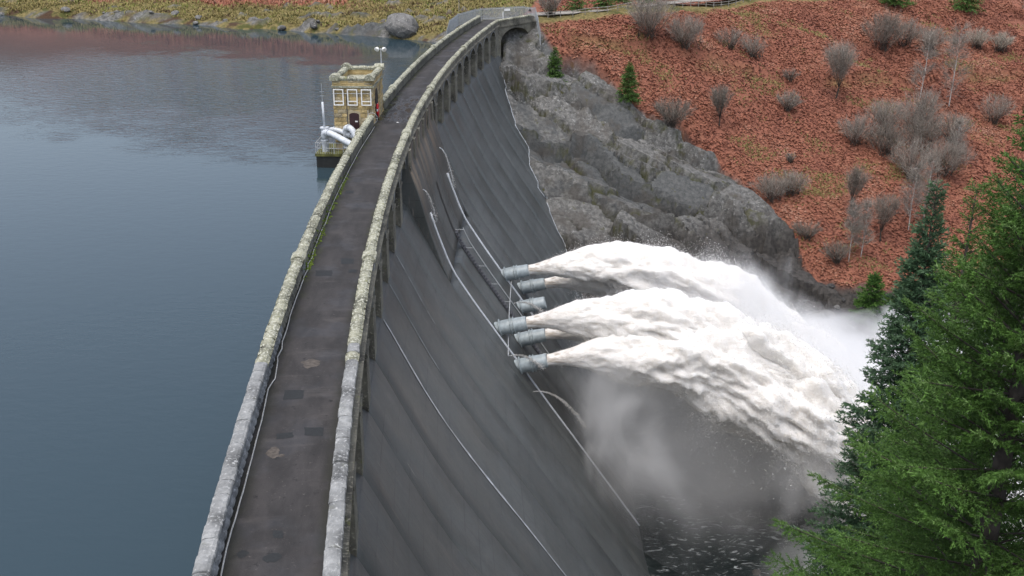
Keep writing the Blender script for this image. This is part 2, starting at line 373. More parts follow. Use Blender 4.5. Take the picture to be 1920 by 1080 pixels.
def terrain_z(X, Y):
    X = np.asarray(X, float); Y = np.asarray(Y, float)
    rock, red, d, o, near = masks(X, Y)
    z = base_z(X, Y)
    soft = 0.9 * fbm(X / 14, Y / 14, 0, 3, 30) + 0.35 * fbm(X / 3.2, Y / 3.2, 0, 3, 31)
    low = ss(z, -41.8, -38.5)
    gorge = ss(o, 3, 8)
    r1 = rock * gorge
    z = z + soft * (1 - r1) * np.where(o < 4, ss(z, -5.0, -3.5) * 0.8 + 0.12, 1.0) * (1 - 0.9 * np.exp(-((X - 0) ** 2 + (Y - 190) ** 2) / 90.0))
    z = z + (rock_relief(X, Y) * np.where(low > 0, 0.35 + 0.65 * low, .35)) * r1 * (1 - 0.75 * np.exp(-((X - 0) ** 2 + (Y - 190) ** 2) / 60.0))
    z = z - 2.6 * np.exp(-(((X - 2.2) / 4.5) ** 2 + ((Y - 183.5) / 4.0) ** 2)) * gorge
    z = z - 0.8 * np.exp(-((Y - np.interp(X, ROCK_X, ROCK_Y)) / 1.6) ** 2) * gorge * (X < 50) * (X > 8)   # worn lip where turf meets rock
    tl_ = np.interp(X, TRK_X, TRK_Y) + .8 * vnoise(X / 6, 1.5, 0, 35)
    z = z + gorge * (X > 8) * (.9 * ss(Y - tl_, -.6, .5) * ss(Y - tl_, 7, .5) - .35 * np.exp(-((Y - tl_ + 1.2) / 1.0) ** 2))
    z = z + gorge * (1 - rock) * ss(X, 8, 20) * 1.1 * fbm(X / 22 + .05 * Y, Y / 9, 0, 2, 36)
    z = z + (0.3 + 1.3 * np.abs(fbm(X / 3.0, Y / 2.0, 0, 4, 33)) + .5 * vor(X / 3.5, Y / 2.0, 53)[0]) * rock * (1 - gorge) * ss(d, -0.6, 1.5)
    return z
def tz(x, y): return float(terrain_z(np.array([x]), np.array([y]))[0])
def axis(segs):
    out = []
    for a, b, st in segs: out.append(np.arange(a, b, st))
    return np.concatenate(out + [np.array([segs[-1][1]])])
gx = axis([(-420, -130, 12), (-130, -60, 2.2), (-60, -8, 0.9), (-8, 62, 0.42), (62, 110, 0.9), (110, 260, 8)])
gy = axis([(-80, 60, 5), (60, 120, 1.5), (120, 192, 0.42), (192, 250, 0.8), (250, 330, 4), (330, 620, 14)])
GX, GY = np.meshgrid(gx, gy)
fx, fy = GX.ravel(), GY.ravel()
GZ = terrain_z(fx, fy)
rk, rd, dd_, oo_, nr_ = masks(fx, fy)
# keep the ground under the dam's body
arc_ = np.arctan2(fy - CY, CX - fx) * RR
inside = (oo_ > -3) & (oo_ < 5) & (arc_ < 92)
GZ = np.where(inside, np.minimum(GZ, -9.0), GZ)

def m_terrain():
    g = NG('hillside'); v = g.pos(); at = g.attr('mix')
    sp = g.t.nodes.new('ShaderNodeSeparateXYZ'); g.t.links.new(at, sp.inputs[0])
    rock, red, lakey = sp.outputs
    n0 = g.noise(v, 0.35, 6, 0.6); n1 = g.noise(v, 1.6, 6, 0.65); n2 = g.noise(v, 6, 5, 0.65)
    sb = g.t.nodes.new('ShaderNodeSeparateXYZ'); g.t.links.new(g.attr('slab'), sb.inputs[0]); sid, srg = sb.outputs[0], sb.outputs[1]
    n3 = g.noise(v, 2.3, 6, 0.7, .5)
    rc = g.mix(g.step(n1, 0.33, 0.68), (0.068, 0.067, 0.063), (0.165, 0.162, 0.152))
    rc = g.mix(g.math('MULTIPLY', g.step(g.math('ADD', sid, g.math('MULTIPLY', n0, .6)), .62, .50), .85), rc, g.mix(g.step(n1, .3, .7), (0.048, 0.052, 0.052), (0.085, 0.088, 0.087)))   # smooth wet slabs
    rc = g.mix(g.math('MULTIPLY', g.step(n3, 0.56, 0.64), g.step(srg, .15, .8, .10, .75)), rc, (0.32, 0.32, 0.305))
    rc = g.mix(g.step(g.noise(v, 0.7, 5, .65), 0.62, 0.70), rc, (0.062, 0.062, 0.022))
    rc = g.mix(g.math('MULTIPLY', g.step(g.noise(v, 0.22, 5, .6), .50, .62), .6), rc, (0.066, 0.058, 0.049))
    rc = g.mix(g.math('MULTIPLY', sb.outputs[2], g.step(g.noise(v, .6, 4), .44, .56)), rc, (0.060, 0.062, 0.020))
    rc = g.mix(g.step(g.noise(v, 3.1, 5, .7), 0.60, 0.68), rc, (0.036, 0.035, 0.031))
    sep = g.n('SeparateXYZ', out='Z', Vector=v)
    rc = g.mix(g.step(g.math('ADD', sep, g.math('MULTIPLY', n0, 10)), -20, -28), rc, g.mix(g.step(n1, 0.3, 0.7), (0.026, 0.024, 0.022), (0.062, 0.056, 0.050)))
    bc = g.mix(g.step(n1, 0.30, 0.70), (0.18, 0.073, 0.048), (0.26, 0.104, 0.066))
    bc = g.mix(g.step(n0, 0.56, 0.70), bc, (0.24, 0.105, 0.067))
    gc = g.mix(g.step(n1, 0.30, 0.70), (0.085, 0.075, 0.024), (0.23, 0.18, 0.075))
    gc = g.mix(g.step(n0, 0.50, 0.62), gc, (0.070, 0.072, 0.020))
    gc = g.mix(g.math('MULTIPLY', lakey, g.step(g.noise(v, 0.28, 4), 0.52, 0.62)), gc, (0.060, 0.035, 0.02))
    c = g.mix(red, gc, bc); c = g.mix(rock, c, rc)
    dark_hill = g.math('SUBTRACT', lakey, 1.0, clamp=True)                      # mostly unseen upper hill, coloured dark to deepen its reflection in the lake
    c = g.mix(g.math('MULTIPLY', dark_hill, g.step(red, 0, 1, .9, .55)), c, (0.036, 0.028, 0.019))
    h = g.math('ADD', n1, g.math('MULTIPLY', n2, 0.6))
    return g.surf(c, g.math('SUBTRACT', 0.95, g.math('MULTIPLY', rock, 0.25)), g.bump(h, g.math('SUBTRACT', .8, g.math('MULTIPLY', rock, .45)), 0.25), Specular_IOR_Level=0.25)
MAT['terrain'] = m_terrain()
rd2 = rd * (1 - ss(-(np.abs(fy - np.interp(fx, [-20, 3.5, 30, 52, 100, 200], [180, 192, 209, 230, 252, 290]) - 2)), -4.5, -2.5) * (oo_ > 6))
rd2 = np.where(nr_, 0.15, rd2)
_, SL, RG, CK = rock_relief(fx, fy, True)
trk = np.exp(-((fy - np.interp(fx, TRK_X, TRK_Y) + 1.4) / 1.3) ** 2) * (fx > 8) * (oo_ > 6)
rd2 = rd2 * (1 - .75 * trk * ss(fbm(fx / 8, fy / 8, 0, 2, 61), -.2, .2))
me = mesh('hillside', np.stack([fx, fy, GZ], 1), grid_faces(len(gx), len(gy)), MAT['terrain'], True, {'mix': np.stack([rk, rd2, (oo_ < 6) * (1.0 + ss(dd_, 34, 60))], 1), 'slab': np.stack([SL, RG, CK], 1)})
me.polygons.foreach_set('use_smooth', (rk[grid_faces(len(gx), len(gy))].mean(1) < .5))
link('hillside', me, kind='structure')

def m_lake():
    g = NG('lake_water'); v = g.pos()
    w1 = g.noise(g.mapv(v, (0.75, 1.5, 1), (0, 0, 0.35)), 1.0, 3, 0.6, .4); w0 = g.noise(v, 4.5, 3, .6); w2 = g.noise(v, 0.10, 4, 0.6)
    sx = g.t.nodes.new('ShaderNodeSeparateXYZ'); g.t.links.new(v, sx.inputs[0])
    # a breeze patch of choppier water out beyond the valve tower
    e = g.math('ADD', g.math('ADD', sx.outputs[1], g.math('MULTIPLY', sx.outputs[0], 0.35)), g.math('MULTIPLY', g.math('SUBTRACT', w2, .5), 60))
    patch = g.math('MULTIPLY', g.step(e, 92, 128), g.step(e, 168, 140))
    patch = g.math('MULTIPLY', patch, g.step(sx.outputs[0], -80, -34))
    b1 = g.bump(w1, g.math('MULTIPLY', g.math('ADD', .035, g.math('MULTIPLY', patch, .42)), g.step(e, 172, 150, .25, 1.0)), .55)
    b0 = g.bump(w0, g.math('ADD', .05, g.math('MULTIPLY', patch, .15)), .05, b1)
    return g.surf((0.026, 0.046, 0.058), 0.035, b0, IOR=1.333, Specular_IOR_Level=0.5)
MAT['lake'] = m_lake()
ax_ = np.arange(-110, 172, 3.0)
V, F = [], []
Vl = np.concatenate([DV(a, np.array([0.25, -420.0]), np.array([LAKE_Z, LAKE_Z])) for a in ax_])
link('lake', mesh('lake', Vl, grid_faces(2, len(ax_)), MAT['lake']), kind='structure')

def m_river():
    g = NG('river_water'); v = g.pos()
    w = g.noise(v, 0.55, 6, 0.65, 1.2); w2 = g.noise(g.mapv(v, (0.6, 1.6, 1)), 0.8, 7, 0.7, 2.0)
    foam = g.math('MULTIPLY', g.step(w2, 0.53, 0.66), g.step(w, 0.38, 0.58))
    c = g.mix(foam, (0.010, 0.016, 0.016), (0.42, 0.44, 0.44))
    return g.surf(c, g.math('ADD', 0.14, g.math('MULTIPLY', foam, 0.5)), g.bump(g.math('ADD', w, w2), 0.9, 0.5), IOR=1.333)
MAT['river'] = m_river()
rx = np.arange(-2, 150, 1.0); ry = np.arange(58, 152, 1.0)
RX, RY = np.meshgrid(rx, ry)
RZ = RIVER_Z + 0.35 * fbm(RX / 3.0, RY / 3.0, 0, 4, 90) + 0.5 * fbm(RX / 9.0, RY / 9.0, 0, 2, 91)
link('river', mesh('river', np.stack([RX.ravel(), RY.ravel(), RZ.ravel()], 1), grid_faces(len(rx), len(ry)), MAT['river'], True), kind='structure')

# ================================================================== THE DAM
MAIN = [(-0.6, -14), (-0.55, -6.2), (-0.35, -5.2), (0.2, -4.75), (1.0, -4.5), (1.8, -4.5), (2.8, -4.75), (3.8, -5.3), (4.74, -6.0), (5.35, -7.2), (6.02, -8.6),
        (6.7, -10), (7.4, -11.4), (8.15, -12.8), (8.95, -14.2), (9.95, -15.8), (11.0, -17.4), (12.7, -19.9), (14.5, -22.5), (18, -27.7), (22, -33.5), (27.8, -42), (31, -46.5)]
BLOCK = [(4.95, -1.0), (4.95, -2.6), (5.55, -4.3), (6.1, -6.2), (6.42, -7.5), (6.85, -9.0), (7.3, -10.3), (7.9, -12.0), (8.50, -13.4)] + [(o + .02, z) for o, z in MAIN if z < -13.6]
def o_main(z): return float(np.interp(-z, [-p[1] for p in MAIN[5:]], [p[0] for p in MAIN[5:]]))
def o_blk(z): return float(np.interp(-z, [-p[1] for p in BLOCK], [p[0] for p in BLOCK]))
B0, B1 = -3.7, 20.15
near_tip = [-3.7 - 6.66 * k for k in range(0, 13)]
far_tip = [24.85 + 6.66 * k for k in range(0, 10)]
dam = empty('dam', D(0, 10, -42), label='long curved grey masonry dam with arched spillway openings below a crest road', cat='dam')
dam.location = (0, 0, 0)

def duv_of(prof, arcs, z0=-1.0):
    L = [0.0]
    for i in range(1, len(prof)): L.append(L[-1] + math.hypot(prof[i][0] - prof[i - 1][0], prof[i][1] - prof[i - 1][1]))
    L = np.array(L) + 8.0 if prof is not BLOCK else np.array(L)
    return np.concatenate([np.stack([np.full(len(prof), a), L, np.zeros(len(prof))], 1) for a in arcs])
def dense(prof, n=3):
    out = []
    for i in range(len(prof) - 1):
        for k in range(n): t = k / n; out.append((prof[i][0] * (1 - t) + prof[i + 1][0] * t, prof[i][1] * (1 - t) + prof[i + 1][1] * t))
    return out + [prof[-1]]
def face_bay(a0, a1, prof, seed):
    seg = max(3, int((a1 - a0) / 2.2)); g = 0.035
    arcs = [a0, a0 + g] + list(np.linspace(a0 + g, a1 - g, seg + 1))[1:] + [a1]
    V, F = [], grid_faces(len(prof), len(arcs))
    rows = []
    bulge = 0.02 * random.uniform(-1, 1)
    for i, a in enumerate(arcs):
        off = -0.03 if i in (0, len(arcs) - 1) else 0.03 + bulge
        oo = np.array([p[0] for p in prof]) + off; rows.append(DV(a, oo, np.array([p[1] for p in prof])))
    link('face_bay', mesh('face_bay', np.concatenate(rows), F, MAT['dam_face'], False, {'duv': duv_of(prof, arcs)}), dam)
PM = dense(MAIN, 4)
for k in range(len(near_tip) - 1): face_bay(near_tip[k + 1], near_tip[k], PM, k)
face_bay(B1, far_tip[0], PM, 50)
for k in range(len(far_tip) - 1): face_bay(far_tip[k], far_tip[k + 1], PM, 60 + k)
face_bay(far_tip[-1], far_tip[-1] + 5.2, PM, 80)
# central outlet block, proud of the spillway face, in three lifts side by side
bl = dense(BLOCK, 2)
for a0, a1 in ((B0, 4.2), (4.2, 12.3), (12.3, B1)):
    arcs = [a0, a0 + .06] + list(np.linspace(a0 + .06, a1 - .06, 5))[1:] + [a1]
    rows = [DV(a, np.array([p[0] for p in bl]) + (-0.06 if i in (0, len(arcs) - 1) else 0.02), np.array([p[1] for p in bl])) for i, a in enumerate(arcs)]
    L = [0.0]
    for i in range(1, len(bl)): L.append(L[-1] + math.hypot(bl[i][0] - bl[i - 1][0], bl[i][1] - bl[i - 1][1]))
    duv = np.concatenate([np.stack([np.full(len(bl), a), np.array(L), np.zeros(len(bl))], 1) for a in arcs])
    link('outlet_block_face', mesh('outlet_block_face', np.concatenate(rows), grid_faces(len(bl), len(arcs)), MAT['dam_face'], True, {'duv': duv}), dam)
for a, flip in ((B0, False), (B1, True)):
    zz = np.linspace(-1.22, -15.8, 18); V = []; uv = []
    for z in zz:
        o1 = o_blk(z) - 0.03; o0 = o_main(z) - 0.6 if z < -4.6 else 0.2
        o1 = o1 if z > -13.2 else o_main(z) - .02; V += [D(a, o0, z), D(a, max(o1, o0), z)]; uv += [(a + o0, -z, 0), (a + o1, -z, 0)]
    F = grid_faces(2, len(zz)); F = F[:, ::-1] if flip else F
    link('outlet_block_side', mesh('outlet_block_side', V, F, MAT['dam_face'], False, {'duv': np.array(uv) + np.array([0, 2.5, 0])}), dam)
mb = MB()
for a in np.linspace(B0, B1, 5)[:-1]: mb.dbox(a + .003, a + (B1 - B0) / 4 - .003, 0.1, 4.85, -9, -1.16)
mb.build('outlet_block_core', MAT['masonry'], dam)
for a in (-3.1, 1.6, 6.0, 10.4, 14.8, 19.2): MB().dbox(a - .45, a + .45, 4.7, 5.12, -4.0, -1.02).build('pilaster', MAT['masonry'], dam)

# piers and arches
def pier(a0, a1):
    m = MB(); m.dbox(a0, a1, 0.16, 4.74, -9.5, -2.55); m.dbox(a0 + .01, a1 - .01, 0.12, 4.66, -2.55, -1.16)
    m.dbox(a0 - .06, a1 + .06, 0.10, 4.80, -2.72, -2.5)
    m.build('pier', MAT['masonry'], dam)
def arch(a0, a1, zc=-1.42, zs=-2.62, o0=0.14, o1=4.66):
    n = 14; t = np.linspace(0, math.pi, n + 1); am, hw = (a0 + a1) / 2, (a1 - a0) / 2
    pa = [am - hw * math.cos(x) for x in t]; pz = [zs + (zc - zs) * math.sin(x) for x in t]
    m = MB()
    V = []
    for a, z in zip(pa, pz): V += [D(a, o0, z), D(a, o1, z), D(a, o1, -1.16), D(a, o0, -1.16)]
    F = []
    for i in range(n):
        b = 4 * i; c = b + 4
        F += [(b, b + 1, c + 1, c), (b + 1, b + 2, c + 2, c + 1), (b + 3, b, c, c + 3), (b + 2, b + 3, c + 3, c + 2)]
    m.add(V, F)
    m.build('arch', MAT['masonry'], dam)
    r = MB(); V = []                                        # ring of voussoirs, proud of the spandrel
    for x in t:
        for oo in (o1 - .02, o1 + .07):
            V.append(D(am - hw * math.cos(x), oo, zs + (zc - zs) * math.sin(x)))
            V.append(D(am - (hw + .0) * math.cos(x), oo, min(-1.19, zs + (zc - zs) * math.sin(x) + 0.26)))
    F = []
    for i in range(n):
        b = 4 * i; c = b + 4
        F += [(b + 2, b + 3, c + 3, c + 2), (b + 1, b + 3, c + 3, c + 1)[::-1], (b, b + 2, c + 2, c)]
    r.add(V, F); r.build('arch_ring', MAT['masonry_pale'], dam)
for k in range(1, len(near_tip)): pier(near_tip[k], near_tip[k] + 1.96)
for k in range(len(near_tip) - 1): arch(near_tip[k + 1] + 1.96, near_tip[k])
for k in range(len(far_tip)):
    pier(far_tip[k], far_tip[k] + (1.96 if k < 9 else 3.0)); arch(far_tip[k] - 4.7, far_tip[k])
# string course, parapet walls
A0, A1L, A1R = -80.0, 94.2, 87.9
def ring(name, prof, a0, a1, mat, step=3.3):
    arcs = np.linspace(a0, a1, max(2, int((a1 - a0) / step) + 1)); n = len(prof)
    V, F = [], []
    for a in arcs: V += [D(a, o, z) for o, z in prof]
    for i in range(len(arcs) - 1):
        for k in range(n): F.append((i * n + k, i * n + (k + 1) % n, (i + 1) * n + (k + 1) % n, (i + 1) * n + k))
    F += [tuple(range(n))[::-1], tuple((len(arcs) - 1) * n + k for k in range(n))]
    return MB().add(V, F).build(name, mat, dam)
TW0, TW1 = 8.2, 15.3
ring('string_course', [(4.60, -1.17), (4.90, -1.14), (4.90, -0.98), (4.60, -0.95)], A0, A1R, MAT['masonry'])
ring('parapet_wall', [(4.27, -1.30), (4.67, -1.30), (4.67, -0.30), (4.27, -0.30)], A0, A1R, MAT['masonry'])
ring('parapet_wall', [(0.06, -1.6), (0.44, -1.6), (0.44, -0.30), (0.06, -0.30)], A0, -28.0, MAT['masonry_pale'])
ring('parapet_wall', [(0.06, -1.6), (0.46, -1.6), (0.46, -0.30), (0.06, -0.30)], -28.0, TW0 - 0.6, MAT['masonry'])
ring('parapet_wall', [(0.06, -1.6), (0.46, -1.6), (0.46, -0.30), (0.06, -0.30)], TW1 - .05, A1L, MAT['masonry'])
ring('deck_slab', [(0.10, -1.45), (4.64, -1.45), (4.64, -1.175), (0.10, -1.175)], A0, 95.0, MAT['masonry'])

# coping stones: rough, one object each
def coping_mesh(name, ln, wd, ht, rnd, rough, mat, seed):
    nx, ny = 6, 5
    u = np.linspace(-1, 1, nx); v = np.linspace(-1, 1, ny); U, Vv = np.meshgrid(u, v)
    zt = -rnd * (np.abs(U) ** 2.2) + rough * fbm(U * 2.1 + seed * 7, Vv * 2.4, seed, 3, seed) - 0.035 * (np.abs(Vv) > .99) - 0.05 * (np.abs(U) > .99)
    X = U * wd / 2 * (1 + 0.05 * vnoise(U * 3, Vv * 3, seed, seed + 3)) * np.where(np.abs(Vv) > .99, .97, 1); Y = Vv * (ln / 2 - 0.006)
    top = np.stack([X, Y, zt], -1).reshape(-1, 3)
    n = len(top); idx = np.arange(n).reshape(ny, nx)
    loop = list(idx[0]) + list(idx[1:, -1]) + list(idx[-1, :-1][::-1]) + list(idx[1:-1, 0][::-1])
    bot = np.array([(top[i][0] * .97, top[i][1], -ht) for i in loop])
    mid = np.array([(top[i][0] * 1.0 + 0.03 * np.sign(top[i][0]) * (abs(top[i][0]) > wd * .45), top[i][1], -ht * .45) for i in loop])
    V = np.concatenate([top, mid, bot]); F = [tuple(f) for f in grid_faces(nx, ny)]
    m = len(loop)
    for i in range(m):
        j = (i + 1) % m
        F.append((loop[j], loop[i], n + i, n + j)); F.append((n + j, n + i, n + m + i, n + m + j))
    return mesh(name, V, F, mat, False)
ST = 0.95
var_pale = [coping_mesh('coping_stone', ST, 0.54, .34, .015, .04, MAT['coping_pale'], i + 1) for i in range(10)]
var_lich = [coping_mesh('coping_stone', ST, 0.60, .34, .12, .05, MAT['coping_lichen'], i + 31) for i in range(12)]
var_big = [coping_mesh('coping_block', 1.25, 0.80, .52, .10, .06, MAT['coping_lichen'], i + 61) for i in range(3)]
PIL = [-34.4, 0.2, 23.2, 55.5]
far_stones = {0: [], 1: []}
for side, oc, aend in ((0, 0.26, A1L), (1, 4.46, A1R)):
    k = 0; a = -72.0
    while a < aend - .3:
        if side == 0 and TW0 - .9 < a < TW1 - .2: a += ST; continue
        pale = a < -48.5 + 1.6 * vnoise(a * .9, side * 9.0, 0, 4)
        me_ = random.choice(var_pale if pale else var_lich)
        p = D(a, oc + random.uniform(-.018, .018), random.uniform(-.02, .025)); rz = dam_rot(a) + random.uniform(-.02, .02) + (math.pi if random.random() < .5 else 0)
        if a < 44: link('coping_stone', me_, dam, p, (random.uniform(-.012, .012), random.uniform(-.02, .02), rz))
        else: far_stones[side].append((me_, p, rz))
        a += ST
for side in (0, 1):
    m = MB()
    for me_, p, rz in far_stones[side]:
        R_ = Matrix.Translation(p) @ Matrix.Rotation(rz, 4, 'Z')
        m.add([R_ @ v.co for v in me_.vertices], [tuple(f.vertices) for f in me_.polygons])
    m.build('distant_coping', MAT['coping_lichen'], dam, kind='stuff')
for i, a in enumerate(PIL):
    for oc, sg in ((0.24, 0), (4.48, 1)):
        link('coping_block', var_big[(i + sg) % 3], dam, D(a, oc, 0.10), (0, 0, dam_rot(a)))
        o_ = 0.02 if sg == 0 else 4.24
        MB().dbox(a - .5, a + .5, o_, o_ + .5, -1.2, -.36).build('parapet_pier', MAT['masonry'] if a > -30 else MAT['masonry_pale'], dam)
# rock-faced stones on the road side of the lake parapet
var_blk = []
for i in range(8):
    q = MB(); w, h_ = .70, .27; nx, ny = 5, 4; V = []; F = []
    for j in range(ny):
        for k in range(nx):
            e = j in (0, ny - 1) or k in (0, nx - 1)
            V.append((0.0 if e else .05 + .035 * random.random(), (k / (nx - 1) - .5) * (w - .02), (j / (ny - 1) - .5) * (h_ - .018)))
    F = [tuple(f) for f in grid_faces(nx, ny)]
    var_blk.append(mesh('parapet_stone', V, F, MAT['masonry_pale'] if i < 4 else MAT['masonry']))
for c_, z in enumerate((-.46, -.74, -1.01)):
    a = -71.5 + .35 * (c_ % 2)
    while a < -24:
        link('parapet_stone', random.choice(var_blk[:4] if a < -44 else var_blk[4:]), dam, D(a, .447, z), (0, 0, dam_rot(a)), (1, random.uniform(.93, 1.0), 1)); a += .71

# far end: the crest turns towards the bank over one wider arch
E0, E1 = Vector(D(87.7, 4.46, 0)), Vector((3.4, 189.6, 0))
ed = (E1 - E0); el = ed.length; ed.normalize(); en = Vector((ed.y, -ed.x, 0))
def EB(t, w, z): p = E0 + ed * t + en * w; return (p.x, p.y, z)
def ebox(t0, t1, w0, w1, z0, z1, m=None):
    m = m or MB(); m.hexa([EB(t0, w0, z0), EB(t1, w0, z0), EB(t1, w1, z0), EB(t0, w1, z0), EB(t0, w0, z1), EB(t1, w0, z1), EB(t1, w1, z1), EB(t0, w1, z1)][0:8]); return m
ebox(0, el, -.22, .22, -1.3, -.30).build('parapet_wall', MAT['masonry'], dam)
ebox(-.2, el, -.3, .34, -1.32, -1.02).build('string_course', MAT['masonry'], dam)
t = 0.3
while t < el - .3:
    link('coping_stone', random.choice(var_lich), dam, EB(t, 0, 0), (0, 0, math.atan2(ed.y, ed.x) - math.pi / 2)); t += ST
m = MB(); n = 16; V = []; F = []; hw = 4.3; tm = el / 2 - .2
for i in range(n + 1):
    x = math.pi * i / n; tt = tm - hw * math.cos(x); z = -3.9 + 2.1 * math.sin(x)
    V += [EB(tt, -4.0, z), EB(tt, .16, z), EB(tt, .16, -1.31), EB(tt, -4.0, -1.31)]
for i in range(n):
    b = 4 * i; c = b + 4; F += [(b, b + 1, c + 1, c), (b + 1, b + 2, c + 2, c + 1), (b + 3, b, c, c + 3), (b + 2, b + 3, c + 3, c + 2)]
m.add(V, F); m.build('arch', MAT['masonry'], dam)
ebox(-.6, tm - hw, -4.0, .16, -9, -1.31).build('pier', MAT['masonry'], dam)
ebox(tm + hw, el + 1.2, -4.0, .16, -9, -1.31).build('abutment', MAT['masonry'], dam)
# deck of the turn
MB().add([D(87, .1, -1.2), D(88.2, 4.3, -1.2), EB(el, -.2, -1.2), (1.8, 194.5, -1.2), (-5.4, 191.0, -1.2), D(94.8, .1, -1.2)], [(0, 1, 2, 3, 4, 5)]).build('deck_slab', MAT['masonry'], dam)

# ------------------------------------------------------------------ crest road
arcs = np.arange(A0, 97.1, 1.5); prof = [(.42, -1.15), (1.4, -1.135), (2.35, -1.125), (3.3, -1.135), (4.3, -1.15)]
V, F = sweep(prof, arcs); duv = np.concatenate([np.stack([np.full(5, a), np.array([p[0] for p in prof]), np.zeros(5)], 1) for a in arcs])
road = link('crest_road', mesh('crest_road', V, F, MAT['asphalt'], True, {'duv': duv}), kind='structure')
def road_z(o): return float(np.interp(o, [p[0] for p in prof], [p[1] for p in prof])) + .006
def patch(poly, mat, name='asphalt_patch'):
    n = len(poly); c = (sum(p[0] for p in poly) / n, sum(p[1] for p in poly) / n); V = [D(c[0], c[1], road_z(c[1]) + .004)]; F = []
    for i in range(n):
        p, q = poly[i], poly[(i + 1) % n]
        for k in range(4):
            t = k / 4; a = p[0] * (1 - t) + q[0] * t + random.uniform(-.03, .03); o = p[1] * (1 - t) + q[1] * t + random.uniform(-.03, .03)
            V.append(D(a, o, road_z(o)))
    m_ = len(V) - 1
    F = [(0, 1 + i, 1 + (i + 1) % m_) for i in range(m_)]
    link(name, mesh(name, V, F, mat), road)
PATCHES = [[(-51.5, 1.39), (-51.52, 2.31), (-50.63, 2.28), (-50.56, 1.38)], [(-54.97, 2.68), (-55.08, 3.44), (-54.31, 3.46), (-54.24, 2.61)],
           [(-55.2, 1.52), (-55.12, 2.24), (-54.68, 2.15), (-54.67, 1.48)], [(-62.54, 2.17), (-62.54, 2.51), (-62.09, 2.49), (-62.02, 2.12)],
           [(-33.07, 2.58), (-33.1, 3.39), (-32.07, 3.3), (-32.04, 2.48)], [(-35.16, 1.25), (-35.2, 2.26), (-34.24, 2.17), (-34.19, 1.14)],
           [(-34.67, 3.19), (-34.7, 3.71), (-34.11, 3.67), (-34.09, 3.14)], [(-16.94, 1.15), (-16.95, 1.77), (-16.18, 1.72), (-16.17, 1.1)]]
for p in PATCHES: patch(p, MAT['patch'])
def ell(a, o, ra, ro, w=.25): return [(a + ra * math.cos(t) * random.uniform(1 - w, 1 + w), o + ro * math.sin(t) * random.uniform(1 - w, 1 + w)) for t in np.linspace(0, 2 * math.pi, 12)[:-1]]
patch(ell(-63.7, 2.26, .28, .34, .1), MAT['patch']); patch(ell(-63.36, 1.2, .23, .2, .15), MAT['patch'])
patch(ell(-56.3, 1.55, .42, .26, .35), MAT['pale_patch'], 'worn_patch'); patch(ell(-56.6, 1.85, .12, .16, .3), MAT['pale_patch'], 'worn_patch')
patch(ell(-47.7, 2.3, .5, .45, .3), MAT['pale_patch'], 'worn_patch'); patch(ell(9.0, 2.64, .14, .14, .05), MAT['white'], 'drain_cover')
# cable lying along the foot of the lake parapet
CB = [(-72, .6), (-64.61, .55), (-63.04, .51), (-61.2, .56), (-59.26, .6), (-56.79, .61), (-53.52, .61), (-50.42, .5), (-49.34, .69), (-47.31, .57), (-46.79, .49), (-45.88, .6), (-44.92, .5), (-43.22, .54), (-41.56, .48),
      (-38.99, .49), (-36.73, .52), (-35.45, .51), (-34.11, .58), (-33.12, .47), (-31.9, .57), (-30.2, .5), (-25.58, .5), (-24.84, .58), (-21.16, .48), (-16.81, .48), (-13.64, .5), (-9.88, .5), (-6.16, .5), (-.44, .5), (4.57, .58), (8.02, .53)]
path = []
for (a, o), (a2, o2) in zip(CB[:-1], CB[1:]):
    for k in range(3): t = k / 3; path.append(D(a * (1 - t) + a2 * t, .09 + o * (1 - t) + o2 * t, -1.105 + .02 * math.sin(a * 3 + k)))
MB().tube(path, .034, 6).build('power_cable', MAT['cable'], smooth=True, label='long pale cable snaking along the foot of the lake parapet', cat='cable')
# moss clumps along the foot of the lake parapet
m = MB()
for _ in range(260):
    a = random.choice([random.gauss(-27, 3), random.gauss(-15, 3), random.gauss(-23, 5), random.gauss(-33, 1)]); o = .55 + abs(random.gauss(0, .12)); r = random.uniform(.04, .12); z = -1.12 + (random.random() ** 2) * .5
    if o < .60: pass
    else: z = -1.13
    c_ = Vector(D(a, o if z < -1.1 else .50, z)); V = [c_ + Vector((r * math.cos(q), r * math.sin(q), 0)) for q in (0, 1.26, 2.5, 3.77, 5.03)] + [c_ + Vector((.01, 0, r * .9))]
    m.add(V, [(0, 1, 5), (1, 2, 5), (2, 3, 5), (3, 4, 5), (4, 0, 5)])
m.build('moss', MAT['moss'], kind='stuff')

# ================================================================== OUTLET WORKS ON THE FACE
def lathe(prof, n=20):                                     # [(x, r)] about local x
    V, F = [], []
    for x, r in prof: V += [(x, r * math.cos(2 * math.pi * k / n), r * math.sin(2 * math.pi * k / n)) for k in range(n)]
    for i in range(len(prof) - 1):
        for k in range(n): F.append((i * n + k, i * n + (k + 1) % n, (i + 1) * n + (k + 1) % n, (i + 1) * n + k))
    return V, F
R0 = .74
def lm(name, prof, mat, n=22):
    V, F = lathe(prof, n); return mesh(name, V, F, mat, True)
def flange(x, w=.09, r=.86): return [(x, R0 * .9), (x, r), (x + .012, r + .012), (x + w - .012, r + .012), (x + w, r), (x + w, R0 * .9)]
me_body = lm('barrel', [(-2.4, R0 * .96), (0, R0 * .96), (.1, R0), (1.2, R0 * 1.02), (1.35, R0 * .99), (2.5, R0 * .93), (2.62, R0 * .90), (2.62, R0 * .80), (2.2, R0 * .78)], MAT['valve'], 28)
me_fl = lm('flange', flange(0), MAT['valve'], 28)
q = MB()
for k in range(20):
    t = 2 * math.pi * k / 20; c_, s_ = math.cos(t) * (R0 + .065), math.sin(t) * (R0 + .065)
    q.box(-.05, .14, c_ - .028, c_ + .028, s_ - .028, s_ + .028)
me_bolt = mesh('bolt_ring', q.V, q.F, MAT['valve'])
